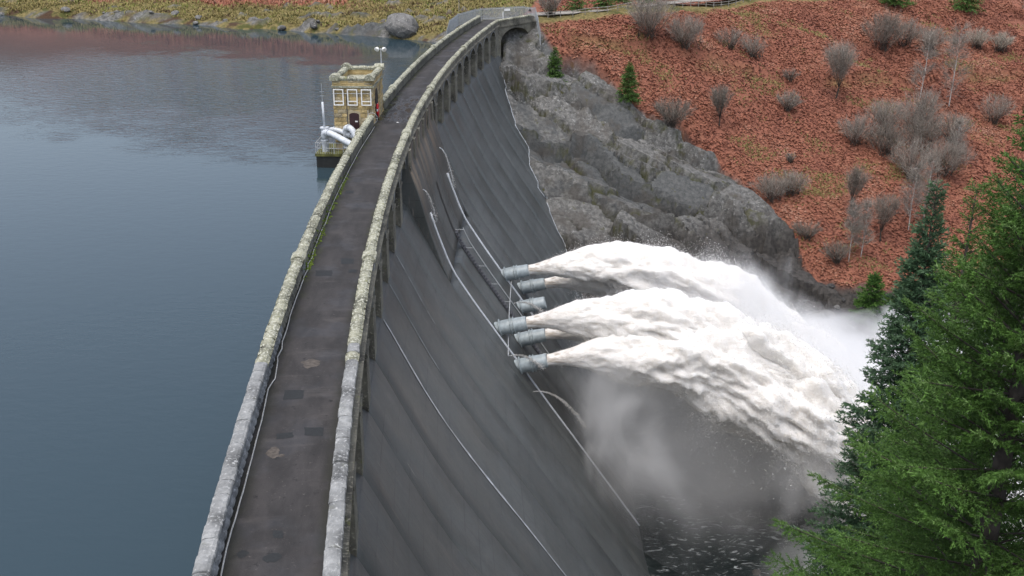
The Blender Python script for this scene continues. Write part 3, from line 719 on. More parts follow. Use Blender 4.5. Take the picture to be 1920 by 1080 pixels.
me_mouth = lm('mouth', [(2.3, R0 * .78), (2.3, .02)], MAT['black'], 28)  # black disc stands in for the shade inside the closed valve
TILT = rad(13)
VALVES = [(17.6, -20.2, True, 'topmost valve of the farther trio, upper jet leaving it'), (20.6, -22.9, True, 'far lower valve of the farther trio, half hidden by spray'), (14.7, -23.0, False, 'closed dry valve with dark open mouth, no jet leaving it'),
          (1.3, -20.0, True, 'topmost valve of the nearer trio, beside the stair foot'), (5.2, -22.9, True, 'lower valve of the nearer trio, beside the stair'), (-1.3, -22.9, True, 'lowest and nearest valve, standing on the pale pipe line')]
JETS = []
for a, z, on, lab in VALVES:
    o = o_main(z) + .35; p = D(a, o, z)
    v = empty('outlet_valve', p, 0, label='grey flanged outlet valve: ' + lab, cat='valve', group='outlet valves on the dam face')
    v.rotation_euler = (0, -TILT, -a / RR)
    link('barrel', me_body, v)
    for x in (-.12, .98, 1.28): link('flange', me_fl, v, (x, 0, 0), None, (1, 1.0 if x > 0 else 1.06, 1.0 if x > 0 else 1.06))
    link('bolt_ring', me_bolt, v, (.98, 0, 0)); link('bolt_ring', me_bolt, v, (-.12, 0, 0))
    if not on: link('mouth', me_mouth, v)
    d = Vector((math.cos(TILT) * math.cos(-a / RR), math.cos(TILT) * math.sin(-a / RR), math.sin(TILT)))
    JETS.append((Vector(p) + d * 2.55, a, on, lab))
def face_path(a, z0, z1, lift, fo, n=24): return [D(a, fo(z) + lift, z) for z in np.linspace(z0, z1, n)]
fo_b = lambda z: max(o_blk(z), o_main(z))
MB().tube(face_path(-.5, -7.6, -42, .10, fo_b, 40), .105, 8).build('drain_pipe', MAT['silver'], smooth=True, label='pale pipe running down past the nearer trio of valves', cat='pipe', group='pale pipes down the dam face')
MB().tube(face_path(17.3, -8.4, -27, .10, fo_b, 30), .12, 8).build('drain_pipe', MAT['silver'], smooth=True, label='pale pipe running down to the topmost far valve', cat='pipe', group='pale pipes down the dam face')
MB().tube([D(a, fo_b(-20.9) + .45, -20.9) for a in np.linspace(-3.4, 17.5, 16)], .045, 6).build('hand_rail', MAT['rail'], label='thin level rail crossing the face between the upper valves', cat='rail')
# stair down the block
st = empty('stairway', (0, 0, 0), label='narrow steel stairway with handrail descending between the two valve trios', cat='stair')
for a, nm in ((8.55, 'stringer'), (9.55, 'stringer')): MB().tube(face_path(a, -12.4, -26.5, .16, fo_b, 20), .05, 4).build(nm, MAT['dark_steel'], st)
MB().tube(face_path(9.6, -12.2, -26.5, 1.0, fo_b, 20), .04, 6).build('handrail', MAT['rail'], st)
for z in np.arange(-12.4, -26.5, -2.0): MB().tube([D(9.6, fo_b(z) + .1, z), D(9.6, fo_b(z) + 1.0, z)], .03, 5).build('rail_post', MAT['rail'], st)
q = MB(); q.box(-.14, .14, -.5, .5, -.03, .03); me_tr = mesh('tread', q.V, q.F, MAT['dark_steel'])
for z in np.arange(-12.5, -26.5, -.33): link('tread', me_tr, st, D(9.05, fo_b(z) + .24, z), (0, 0, dam_rot(9)))
q = MB()
V, F = sweep([(fo_b(z) + .06, z) for z in np.linspace(-7.2, -12.4, 10)], [8.7, 9.4]); q.add(V, F); q.build('slot_shade', MAT['black'], st)  # black strip paints the shade of a groove; no slot is cut
# dam-face trickle lines
for a, z0, z1, w in ((-30.3, -6.1, -40, .24), (-17.05, -6.1, -12, .06), (-23.7, -6.1, -13, .07), (51.5, -6.2, -9, .07)):
    zz = np.linspace(z0, z1, 40); V = []
    for i, z in enumerate(zz):
        ww = w * (0.5 + .35 * vnoise(z * 1.7, a, 0, 3)); V += [D(a + .10 - ww, o_main(z) + .075, z), D(a + .10 + ww, o_main(z) + .075, z)]
    link('water_trickle', mesh('water_trickle', V, grid_faces(2, 40), MAT['streak']), label={-30.3: 'long white trickle of water down a joint of the near dam face', -17.05: 'short thin trickle below the third near pier', -23.7: 'short thin trickle below the fourth near pier', 51.5: 'short thin trickle below a far pier'}[a], cat='water trickle', group='water trickles on the dam face')

# water running down the line where the dam meets the rock
V = []; zz = np.linspace(-8.0, -30, 70)
for z in zz:
    aa = np.linspace(35, 90, 400); P = DV(aa, o_main(z) + .12, z); cov = terrain_z(P[:, 0], P[:, 1]) > z; a = aa[np.argmax(cov)] if cov.any() else 88.0
    w = .05 + .10 * abs(vnoise(z * 1.3, 5.0, 0, 9)); V += [D(a - .2 - w, o_main(z) + .10, z), D(a - .2 + w, o_main(z) + .16, z)]
link('water_trickle', mesh('water_trickle', V, grid_faces(2, 70), MAT['streak']), label='white thread of water where the dam face meets the rock', cat='water trickle', group='water trickles on the dam face')

# ================================================================== WHITE WATER
def m_white():
    g = NG('white_water'); v = g.pos()
    n = g.noise(v, 1.2, 5, 0.6)
    c = g.mix(g.step(n, 0.3, 0.7), (0.76, 0.735, 0.695), (0.82, 0.805, 0.78))
    ob = g.obj(); xx = g.n('SeparateXYZ', out='X', Vector=ob)
    stk = g.noise(g.mapv(ob, (.22, 2.6, 2.6)), 1.6, 5, .65)      # clear brown water showing in streaks before it breaks up
    c = g.mix(g.math('MULTIPLY', g.step(xx, 4.0, .3), g.step(stk, .42, .64)), c, (.44, .385, .325))
    return g.surf(c, 0.8, g.bump(g.math('ADD', g.noise(v, 3.0, 6, .75, .6), stk), .75, .16), Specular_IOR_Level=0.05, Subsurface_Weight=g.step(xx, 1.0, 5.0, 0.0, .9), Subsurface_Radius=(1.0, .97, .92), Subsurface_Scale=.7)
MAT['white_water'] = m_white()
def jet_frame(a): th = a / RR; return np.array([math.cos(th), -math.sin(th), 0]), np.array([math.sin(th), math.cos(th), 0])
def ballistic(x, tan): return x * tan - 0.0168 * (1 + tan * tan) * x * x
def tetra_cloud(P, size, vel, rng):
    n = len(P); t = vel / np.linalg.norm(vel, axis=1, keepdims=True)
    r = rng.normal(size=(n, 3)); u = np.cross(t, r); u /= np.linalg.norm(u, axis=1, keepdims=True) + 1e-9; w = np.cross(t, u)
    s = size[:, None]; el = (1.1 + rng.random(n) * 1.3)[:, None]
    A = P + t * s * el; B = P - t * s * el * .7 + u * s * .7; C = P - t * s * el * .5 - u * s * .5 + w * s * .6; Dd = P - t * s * el * .5 - u * s * .45 - w * s * .65
    V = np.stack([A, B, C, Dd], 1).reshape(-1, 3); b = np.arange(n)[:, None] * 4
    F = np.concatenate([b + np.array(f) for f in ((0, 1, 2), (0, 2, 3), (0, 3, 1), (1, 3, 2))])
    return V, F
KJ = 0.0168
def m_drops():
    g = NG('spray_drops'); c = g.mix(g.step(g.noise(g.pos(), .5, 4), .35, .65), (.80, .78, .745), (.85, .84, .82))
    df = g.n('BsdfDiffuse', Color=c); tr = g.n('BsdfTranslucent', Color=c)
    mx = g.n('MixShader', i0=.5, i1=df, i2=tr); g.t.links.new(mx, g.out.inputs[0]); return g.m
MAT['drops'] = m_drops()
def unit(a): return a / (np.linalg.norm(a, axis=-1, keepdims=True) + 1e-9)
def tri_cloud(P, size, rng):
    n = len(P); u = rng.normal(size=(n, 3)); u /= np.linalg.norm(u, axis=1, keepdims=True); w = np.cross(u, rng.normal(size=(n, 3))); w /= np.linalg.norm(w, axis=1, keepdims=True)
    s = size[:, None]; V = np.stack([P + u * s, P - u * s * .5 + w * s * .87, P - u * s * .5 - w * s * .87], 1).reshape(-1, 3)
    return V, np.arange(3 * n).reshape(-1, 3)
TAN0 = math.tan(rad(12.5))
def jet_radius(X, cu, cv, ji):
    r = 0.58 + 0.205 * X * ss(X, -1.5, 5.0) * (1 - .36 * ss(X, 10, 40))
    # turbulence is carried by the flow: stretched along it, finer across
    k1 = fbm(X * .20 + 3.1 * ji, cu * r * .45, cv * r * .45, 4, 200 + ji); k2 = fbm(X * .55, cu * r * 1.25 + 9, cv * r * 1.25, 4, 220 + ji)
    amp = ss(X, .2, 8)
    fine = fbm(X * .9, cu * r * 3.2, cv * r * 3.2, 4, 240 + ji)
    r = r * (1 + .013 * X * np.maximum(-cv, 0))
    return np.maximum(r * (1 + amp * (.54 * k1 + .08 * (1 - 2.2 * np.abs(k2)) - .13)) + (.03 + .17 * amp) * fine, .25), k1, k2
for ji, (p0, a, on, lab) in enumerate(JETS):
    if not on: continue
    rng = np.random.default_rng(100 + ji); p0 = np.array(p0)
    low = ji in (1, 4)                                      # the lower inner jets are partly broken up
    L = 44.0; nu, nv = 96, 280
    xs = np.linspace(0, 1, nv) ** 1.15 * L; ph = np.linspace(0, 2 * math.pi, nu, endpoint=False)
    X, P = np.meshgrid(xs, ph, indexing='ij'); cu, cv = np.cos(P), np.sin(P)
    rr_, k1, k2 = jet_radius(X, cu, cv, ji)
    Vj = np.stack([X, rr_ * cu, ballistic(X, TAN0) + rr_ * cv], -1).reshape(-1, 3)
    F = grid_faces(nu, nv, True)[:, ::-1]
    j = empty('water_jet', tuple(p0), -a / RR, label='white water jet from the ' + lab.replace(', upper jet leaving it', ''), cat='water jet', group='jets of white water from the valves')
    link('jet_core', mesh('jet_core', Vj, F, MAT['white_water'], True), j)
    n = 160000 if not low else 60000
    x = (rng.random(n) ** .62) * 43 + .2; f = rng.random(n) * 2 * math.pi; cu, cv = np.cos(f), np.sin(f)
    rr_, k1, k2 = jet_radius(x, cu, cv, ji)
    clump = ss(vnoise(x * .9, cu * rr_ * 1.6, cv * rr_ * 1.6, 300 + ji) + .6 * vnoise(x * 2.2, cu * rr_ * 4, cv * rr_ * 4, 320 + ji), -.25, .75)
    off = np.minimum(rng.exponential(size=n), 3.2) * (.014 + .026 * np.minimum(x, 24)) * (.12 + 1.7 * clump) * np.where(cv < -.2, 1.5, 1.0)
    rr_ = rr_ + off - .04
    PP = np.stack([x - off * .5, rr_ * cu, ballistic(x, TAN0) + rr_ * cv - .04 * off * off], 1)
    V, F = tri_cloud(PP, (.036 + .055 * rng.random(n) ** 2) * (.42 + .018 * x), rng)
    link('droplets', mesh('droplets', V, F, MAT['drops']), j, kind='stuff')
    # ragged curtains of water dropping away from the underside
    n = 75000 if not low else 22000
    x = 5 + rng.random(n) ** .8 * 33; f = -math.pi / 2 + rng.normal(size=n) * .75; cu, cv = np.cos(f), np.sin(f); rr_, k1, k2 = jet_radius(x, cu, cv, ji)
    gate = ss(vnoise(x * .55, cu * rr_ * .5, 4.4, 340 + ji) + .5 * vnoise(x * 1.6, cu * rr_ * 1.5, 2.2, 341 + ji), -.15, .6)
    fall = np.minimum(rng.exponential(size=n), 3.0) * (.3 + .085 * x) * gate
    PP = np.stack([x - .22 * fall, rr_ * cu * (1 + .02 * fall), ballistic(x, TAN0) + rr_ * cv - fall], 1); sl_ = TAN0 - 2 * KJ * x
    u = unit(np.stack([np.ones(n) * .55, rng.normal(size=n) * .15, sl_ * .55 - .25 * fall], 1)); w = unit(np.cross(u, rng.normal(size=(n, 3)))); sz = (.016 + .026 * rng.random(n) ** 2)[:, None]
    V = np.stack([PP + u * sz * 3.2, PP - u * sz * 2 + w * sz * .6, PP - u * sz * 2 - w * sz * .6], 1).reshape(-1, 3)
    link('falling_spray', mesh('falling_spray', V, np.arange(3 * n).reshape(-1, 3), MAT['drops']), j, kind='stuff')
# small leaks: thin arcs of water
def leak(name, pts, r0, r1, lab, n_drops=0, seed=0):
    t = empty(name, (0, 0, 0), label=lab, cat='water leak', group='small leaks squirting from the dam face')
    rs = [r0 + (r1 - r0) * i / (len(pts) - 1) for i in range(len(pts))]
    MB().tube(pts, rs, 7).build('stream', MAT['streak'], t, True)
    if n_drops:
        rng = np.random.default_rng(seed); P = np.array(pts); u = rng.random(n_drops) ** .6 * (len(P) - 1.001); i = u.astype(int); f = (u - i)[:, None]
        Q = P[i] * (1 - f) + P[i + 1] * f + rng.normal(size=(n_drops, 3)) * (.012 + .06 * (u / len(P)) ** 1.5)[:, None] * 2; vel = P[i + 1] - P[i]
        V, F = tetra_cloud(Q, .012 + .03 * rng.random(n_drops), vel, rng); link('droplets', mesh('droplets', V, F, MAT['drops']), t, kind='stuff')
def arc_pts(a, o, z, n, vx, drop, fo=None, L=3.0):
    out = []
    for i in range(n):
        t = i / (n - 1); zz = z - drop * t * t + vx[1] * t; oo = o + vx[0] * t
        out.append(D(a + vx[2] * t, oo, zz))
    return out
leak('water_leak', arc_pts(-.5, o_blk(-5.4), -5.4, 14, (1.25, .1, 0), 3.3), .06, .03, 'thin leak spouting from the block above the nearer pale pipe', 260, 1)
leak('water_leak', arc_pts(17.3, o_blk(-5.6), -5.6, 14, (1.6, .1, 0), 4.6), .07, .04, 'thin leak spouting from the block above the farther pale pipe', 500, 2)
leak('water_leak', arc_pts(12.2, o_main(-22) + .1, -21.6, 12, (3.4, 1.2, .2), 2.6), .02, .06, 'small squirt of water above the closed valve', 900, 3)
leak('water_leak', arc_pts(-2.4, o_main(-21.4) + .1, -21.4, 12, (3.4, 1.0, .2), 2.4), .02, .06, 'small squirt of water just above the nearest valve', 900, 4)
leak('water_leak', arc_pts(-3.6, o_main(-25) + .1, -24.6, 14, (5.2, .7, .3), 4.8), .015, .03, 'small squirt of water below the nearest valve', 1300, 5)

# ------------------------------------------------------------------ spray mist: airborne water, closed volumes
def m_mist(name, dens, scale, fall, col=(.95, .95, .95), lo=.35, hi=.75, aniso=.2):
    g = NG(name); v = g.obj(); w = g.pos()
    d = g.n('VectorMath', out='Value', props={'operation': 'LENGTH'}, i0=v)
    nz = g.noise(w, scale, 4, .6, .8)
    f = g.step(g.math('ADD', d, g.math('MULTIPLY', g.math('SUBTRACT', .5, nz), 1.6)), .92, fall)
    de = g.math('MULTIPLY', g.math('MULTIPLY', f, g.step(nz, lo, hi)), dens)
    vol = g.n('VolumePrincipled', Color=tuple(col) + (1,), Density=de, Anisotropy=aniso)
    g.t.links.new(vol, g.out.inputs['Volume'])
    return g.m
def ico(sub):
    import bmesh
    bm = bmesh.new(); bmesh.ops.create_icosphere(bm, subdivisions=sub, radius=1.0); me = bpy.data.meshes.new('puff'); bm.to_mesh(me); bm.free(); return me
def mist(loc, sc, rot, mat, lab):
    me = ico(3); me.materials.append(mat)
    return link('spray_mist', me, None, loc, rot, sc, kind='stuff', label=lab, cat='mist')
mist((23, 95, -33.5), (23, 18, 12.5), (0, rad(27), 0), m_mist('mist_under', .60, .07, -.15, (.998, .997, .993), .25, .75), 'grey veil of spray hanging below the jets')
mist((47, 107, -38.5), (26, 25, 13.5), (0, 0, 0), m_mist('mist_plume', 1.1, .075, .25, (.999, .999, .998), .20, .55), 'dense white plume where the jets hit the river')
mist((34, 105, -30.5), (24, 16, 10.5), (0, rad(36), 0), m_mist('mist_sheath', .55, .11, .0, (.998, .998, .996), .26, .66), 'thin white spray drifting round the jets')

# ================================================================== VALVE TOWER AND PLATFORM
TA, TO = (8.2 + 15.3) / 2, (-3.55 + 0.40) / 2
TH, TWd = (15.3 - 8.2) / 2, (0.40 + 3.55) / 2                 # half depth (along the dam), half width
tower = empty('valve_tower', D(TA, TO, -9.0), dam_rot(TA), label='square sandstone valve tower with battlements rising from the lake beside the dam', cat='tower')
TZ = 9.0                                                     # local z of the coping level
def tl(z): return z + TZ
MB().box(-TWd + .06, TWd - .06, -TH + .06, TH - .06, 0, tl(2.55)).build('wall', MAT['sandstone_grey'], tower)
vb = []
for i in range(10):
    q = MB(); w, h_ = .80, .40; nx, ny = 4, 3; V = []
    for j in range(ny):
        for k in range(nx):
            e = j in (0, ny - 1) or k in (0, nx - 1); V.append(((k / (nx - 1) - .5) * (w - .04), -.05 - (0 if e else random.uniform(.01, .04)), (j / (ny - 1) - .5) * (h_ - .035)))
    Vb = [(v[0], .1, v[2]) for v in V]
    F = [tuple(f) for f in grid_faces(nx, ny)]; per = [0, 1, 2, 3, 7, 11, 10, 9, 8, 4]; n0 = len(V)
    F += [(per[(t + 1) % 10], per[t], n0 + per[t], n0 + per[(t + 1) % 10]) for t in range(10)]
    vb.append(mesh('wall_stone', V + Vb, F, MAT['sandstone'] if i < 7 else MAT['sandstone_grey']))
def course(face, z, off):
    wid = 2 * (TWd if face in (0, 2) else TH) - .06; n = max(1, round(wid / .80)); w = wid / n
    xs = [(-wid / 2 + w * (i + .5)) for i in range(n)]
    for x in xs:
        x2 = x + (w * .5 if off else 0)
        if x2 > wid / 2 - w * .3: x2 = -wid / 2 + w * .25; sx = .5
        else: sx = 1.0
        if off and x2 > wid / 2 - w * .75 + .01: sx = min(sx, 1.0)
        if off and x == xs[-1]: pass
        if face == 0 and z < -.05 and abs(x2 - .05) < .72: continue   # the door
        if face == 1 and -1.2 < z < 1.55 and abs(x2 + 1.3) < 1.0: continue   # the arched doorway to the road
        p, rz = {0: ((x2, -TH + .06, tl(z)), 0), 1: ((TWd - .06, x2, tl(z)), math.pi / 2), 2: ((-x2, TH - .06, tl(z)), math.pi), 3: ((-TWd + .06, -x2, tl(z)), -math.pi / 2)}[face]
        link('wall_stone', random.choice(vb), tower, p, (0, 0, rz), (w / .80 * sx * .995, 1, 1))
for i, z in enumerate(np.arange(-2.79, 2.35, .41)):
    for f_ in (0, 1, 3): course(f_, z, i % 2)
# string band, battlement wall, roof well
MB().box(-TWd - .12, TWd + .12, -TH - .12, TH + .12, tl(2.42), tl(2.60)).build('string_band', MAT['coping_lichen'], tower)
for x0, x1, y0, y1 in ((-TWd, TWd, -TH, -TH + .5), (-TWd, TWd, TH - .5, TH), (-TWd, -TWd + .5, -TH + .503, TH - .503), (TWd - .5, TWd, -TH + .503, TH - .503)):
    MB().box(x0, x1, y0, y1, tl(2.603), tl(3.18)).build('battlement_wall', MAT['sandstone'], tower)
def band_stones(y, along_x, L):
    n = round(L / .85); w = L / n
    for i in range(n):
        c_ = -L / 2 + w * (i + .5)
        for z in (2.80, 3.0):
            if along_x: link('wall_stone', random.choice(vb), tower, (c_, y + .06, tl(z)), (0, 0, 0), (w / .80 * .99, 1, .5))
            else: link('wall_stone', random.choice(vb), tower, (y - .06, c_, tl(z)), (0, 0, math.pi / 2), (w / .80 * .99, 1, .5))
band_stones(-TH - .02, True, 2 * TWd - .04); band_stones(TWd + .02, False, 2 * TH - .04)
MB().box(-TWd + .45, TWd - .45, -TH + .45, TH - .45, tl(2.36), tl(2.5)).build('roof', MAT['moss_concrete'], tower)
vcap = [coping_mesh('battlement_stone', .92, .66, .36, .16, .07, MAT['coping_lichen'], 90 + i) for i in range(6)]
vcor = [coping_mesh('corner_stone', 1.0, .92, .62, .2, .07, MAT['coping_lichen'], 110 + i) for i in range(3)]
for sx in (-1, 1):
    for sy in (-1, 1): link('corner_stone', random.choice(vcor), tower, (sx * (TWd - .25), sy * (TH - .25), tl(3.74)), (0, 0, random.choice((0, math.pi / 2))))
for sy in (-1, 1):
    for i in range(3): link('battlement_stone', random.choice(vcap), tower, (-.95 + .95 * i, sy * (TH - .25), tl(3.48)), (0, 0, math.pi / 2))
for sx in (-1, 1):
    for i in range(6): link('battlement_stone', random.choice(vcap), tower, (sx * (TWd - .25), -2.45 + .98 * i, tl(3.48)), (0, 0, 0))
# three white frames on the near wall
for k in range(3):
    x = -1.38 + 1.36 * k; fr = MB(); w, z0, z1 = .50, .70, 2.30
    for b in ((x - w, x - w + .10, z0, z1), (x + w - .10, x + w, z0, z1), (x - w + .10, x + w - .10, z1 - .10, z1), (x - w + .10, x + w - .10, z0, z0 + .10), (x - w + .10, x + w - .10, z0 + .36, z0 + .45)):
        fr.box(b[0], b[1], -TH - .17, -TH - .10, tl(b[2]), tl(b[3]))
    fo = fr.build('white_frame', MAT['white'], tower)
    MB().tube([(x - .2, -TH - .1, tl(z1 - .04)), (x - .2, -TH + .05, tl(z1 - .04))], .025, 5).build('bracket', MAT['rail'], fo)
MB().tube([(-TWd, -TH - .08, tl(1.86)), (TWd, -TH - .08, tl(1.86))], .03, 6).build('conduit', MAT['rail'], tower)
MB().tube([(-.62, -TH - .06, tl(-2.6)), (-.62, -TH - .06, tl(1.86))], .04, 6).build('conduit', MAT['dark_steel'], tower)
# arched door with surround and little plate
def arch_poly(w, h_, rise, y0, y1, x0=0, n=8):
    pts = [(-w, 0), (w, 0)] + [(w * math.cos(t), h_ + rise * math.sin(t)) for t in np.linspace(0, math.pi, n)]
    V = [(x0 + p[0], y0, p[1]) for p in pts] + [(x0 + p[0], y1, p[1]) for p in pts]; m_ = len(pts)
    F = [tuple(range(m_)), tuple(range(2 * m_ - 1, m_ - 1, -1))] + [(i, m_ + i, m_ + (i + 1) % m_, (i + 1) % m_) for i in range(m_)]
    return V, F
V, F = arch_poly(.62, 2.35, .25, -TH - .02, -TH + .1, .05); dr = link('door_surround', mesh('door_surround', [(v[0], v[1], v[2] + tl(-2.42)) for v in V], F, MAT['sandstone_grey']), tower)
V, F = arch_poly(.48, 2.15, .22, -TH - .06, -TH + .05, .05); dr = link('door', mesh('door', [(v[0], v[1], v[2] + tl(-2.4)) for v in V], F, MAT['maroon']), tower)
MB().box(.12, .38, -TH - .075, -TH - .062, tl(-.95), tl(-.82)).build('door_plate', MAT['white'], dr)
MB().tube([(-.3, -TH - .1, tl(-1.7)), (-.3, -TH - .1, tl(-1.5))], .025, 6).build('handle', MAT['rail'], dr)
# road-side arched doorway: flush black panel painted for the shade inside, with a red lifebuoy board
V, F = arch_poly(.85, 2.35, .75, TWd + .025, TWd - .08); V = [(v[1], v[0] - 1.3, v[2] + tl(-1.1)) for v in V]
link('doorway', mesh('doorway', V, F[::-1], MAT['black']), tower)
lb = empty('lifebuoy', D(TA - 1.5, TO + TWd + .12, -.1), dam_rot(TA), label='red and white lifebuoy hanging in the dark doorway of the tower', cat='lifebuoy')
def torus_seg(r, rr, t0, t1, n=8): return MB().tube([(0, r * math.cos(t), r * math.sin(t) * 1.5) for t in np.linspace(t0, t1, n)], rr, 8)
for k in range(4):
    torus_seg(.36, .09, k * math.pi / 2 + .2, (k + 1) * math.pi / 2 - .2).build('ring_section', MAT['red'], lb, True)
    torus_seg(.36, .092, k * math.pi / 2 - .2, k * math.pi / 2 + .2, 5).build('white_band', MAT['white'], lb, True)
MB().box(.06, .09, -.12, .12, -.75, .75).build('backboard', MAT['red'], lb)
# platform
plat = empty('platform', D(9.6, -2.6, -8), dam_rot(9.6), label='dark mossy concrete landing platform at the foot of the valve tower', cat='platform')
MB().box(-2.6, 2.5, -3.0, 1.4, 0, 3.95).build('base', MAT['black'], plat)
MB().box(-2.7, 2.5, -3.1, 1.5, 3.953, 4.2).build('deck', MAT['moss_concrete'], plat)
q = MB(); q.tube([(0, 0, 0), (0, 0, 1.1)], .035, 6); me_post = mesh('rail_post', q.V, q.F, MAT['rail'])
for i in range(6): link('rail_post', me_post, plat, (-2.6 + .9 * i, -3.0, 4.2))
for i in range(5): link('rail_post', me_post, plat, (-2.6, -2.1 + .85 * i, 4.2))
for z in (4.75, 5.28):
    MB().tube([(-2.6, 1.4, z), (-2.6, -3.0, z), (2.3, -3.0, z)], .03, 6).build('rail', MAT['rail'], plat)
for i in range(11): MB().tube([(-2.6 + .22 * i, -3.0, 4.2), (-2.6 + .22 * i, -3.0, 5.28)], .014, 4).build('baluster', MAT['rail'], plat)
# silver pipework on the platform
def bend(pts, n=6):
    P = [Vector(p) for p in pts]; out = [P[0]]
    for i in range(1, len(P) - 1):
        a, b, c_ = P[i - 1], P[i], P[i + 1]; d = min((b - a).length, (c_ - b).length) * .48
        s_, e_ = b + (a - b).normalized() * d, b + (c_ - b).normalized() * d
        for k in range(n + 1): t = k / n; out.append(s_ * (1 - t) ** 2 + b * 2 * t * (1 - t) + e_ * t * t)
    return out + [P[-1]]
def big_pipe(pts, r, lab, loc):
    t = empty('silver_pipe', loc, 0, label=lab, cat='pipe', group='silver pipes on the platform'); t.location = (0, 0, 0)
    b = bend(pts); MB().tube(b, r, 14).build('pipe_run', MAT['silver'], t, True)
    for f in (.02, .38, .75):
        i = int(f * (len(b) - 1)); d = (b[min(i + 1, len(b) - 1)] - b[i]).normalized(); MB().tube([b[i] - d * .05, b[i] + d * .05], r * 1.22, 14).build('flange', MAT['silver'], t)
big_pipe([D(7.4, -4.4, -2.6), D(7.3, -4.5, -1.75), D(6.9, -3.6, -1.85), D(4.6, -.9, -2.6), D(3.6, .3, -3.4)], .30, 'nearest silver pipe sweeping from the mast base down to the dam', D(7, -4, -4))
big_pipe([D(8.2, -4.2, -2.6), D(8.3, -4.1, -1.75), D(8.2, -3.2, -1.80), D(7.4, -1.4, -2.3), D(7.0, .2, -3.0)], .27, 'middle silver pipe running behind the nearest one', D(8, -4, -4))
big_pipe([D(7.9, -2.35, -3.4), D(7.75, -2.4, -1.35), D(7.0, -1.6, -1.35), D(6.6, -1.0, -2.6), D(6.5, -.8, -3.4)], .30, 'short silver pipe elbow in front of the maroon door', D(8, -2, -4))
mast = empty('mast', D(7.7, -4.45, -3.8), label='slim pale mast with thin aerial standing on the platform corner', cat='mast')
MB().tube([(0, 0, 0), (0, 0, 2.3)], .33, 14).build('pedestal', MAT['silver'], mast)
MB().tube([(0, 0, 2.3), (0, 0, 2.42)], .46, 14).build('flange', MAT['silver'], mast)
MB().tube([(0, 0, 2.42), (-.04, 0, 4.9)], .11, 10).build('pole', MAT['silver'], mast, True)
MB().tube([(-.04, 0, 4.9), (-.06, 0, 6.7)], .022, 5).build('aerial', MAT['rail'], mast)
for z in (5.5, 5.9): MB().tube([(-.25, 0, z), (.14, 0, z)], .014, 4).build('crossbar', MAT['rail'], mast)
# lamp post behind the tower
lp = empty('lamp_post', D(16.2, .16, -1.6), dam_rot(16), label='thin lamp post with two white floodlights beside the tower', cat='lamp post')
MB().tube([(0, 0, 0), (0, 0, 6.7)], [.085, .06], 8).build('pole', MAT['rail'], lp)
MB().tube([(-.3, 0, 6.62), (.32, 0, 6.62)], .03, 6).build('crossarm', MAT['rail'], lp)
for sx in (-1, 1):
    V, F = lathe([(-.02, .02), (0, .16), (.2, .25), (.27, .26), (.28, .2), (.28, .01)], 12); me_ = mesh('floodlight', V, F, MAT['white'], True)
    link('floodlight', me_, lp, (sx * .30, -.05, 6.72), (0, rad(35), rad(-90) + sx * .5))
MB().tube([D(16.0, .1, -.1), D(15.6, -.5, .5)], .04, 6).build('wall_bracket', MAT['rail'], label='short pale steel stay reaching from the parapet to the lamp post', cat='bracket')
# hoop gate closing the gap in the parapet
hg = empty('hoop_gate', D(7.75, .35, -1.15), dam_rot(7.7), label='wire hoop gate in the parapet gap beside the tower', cat='gate')
MB().tube([(0, .0, .72), *[(.0 + .50 * math.sin(t), -.25 + .0, .72 + .55 * math.cos(t)) for t in np.linspace(0, 2 * math.pi, 20)]][1:], .022, 5).build('hoop', MAT['rail'], hg)
for t in np.linspace(0, math.pi, 5)[:-1]: MB().tube([(-.5 * math.sin(t), -.25, .72 - .55 * math.cos(t)), (.5 * math.sin(t), -.25, .72 + .55 * math.cos(t))], .012, 4).build('spoke', MAT['rail'], hg)
MB().tube([(-.4, -.25, 0), (-.4, -.25, 1.5)], .03, 6).build('post', MAT['rail'], hg)

# ================================================================== FENCES AND GATE AT THE FAR END
def palisade(name, pts, hgt, lab, cat, spacing=.16, sign=None, zfun=None):
    P = [Vector(p) for p in pts]; t = empty(name, (0, 0, 0), label=lab, cat=cat)
    for a, b in zip(P[:-1], P[1:]):
        L = (b - a).length; d = (b - a) / L; n = max(1, int(L / spacing)); m = MB()
        side = Vector((d.y, -d.x, 0)).normalized() * .012
        for i in range(n + 1):
            c_ = a + d * (L * i / n); w = Vector((d.x, d.y, 0)).normalized() * .045
            m.hexa([c_ - w - side, c_ + w - side, c_ + w + side, c_ - w + side] + [v + Vector((0, 0, hgt)) for v in (c_ - w - side, c_ + w - side, c_ + w + side, c_ - w + side)])
        m.build('pale_panel', MAT['fence'], t, kind='stuff')
        for z in (.25, hgt - .25): MB().tube([a + Vector((0, 0, z)), b + Vector((0, 0, z))], .04, 4).build('rail', MAT['fence'], t)
    for p in P: MB().tube([p, p + Vector((0, 0, hgt + .12))], .06, 6).build('post', MAT['fence'], t)
    return t
gl, gr = Vector((-5.6, 190.4, -1.25)), Vector((1.9, 193.9, -1.2))
palisade('boundary_fence', [D(80.6, -2.6, -3.0), D(84.0, -2.9, -2.0), D(89.5, -2.6, -1.5), D(95.5, -.8, -1.3), gl], 2.1, 'grey steel fence curving round the lake side of the dam end', 'fence')
gate = palisade('entrance_gate', [gl, (gl + gr) / 2, gr], 2.1, 'tall grey steel gate closing the far end of the crest road', 'gate')
MB().box(-.55, .55, -.02, .02, 0, .38, lambda x, y, z: ((gl + gr) * .5 + (gr - gl).normalized() * (x + .75) + Vector((y, y - .06, z + 1.4)))).build('sign', MAT['white'], gate)
palisade('boundary_fence', [gr, (3.7, 192.2, -1.2)], 2.0, 'short grey steel fence panel between the gate and the bank', 'fence')
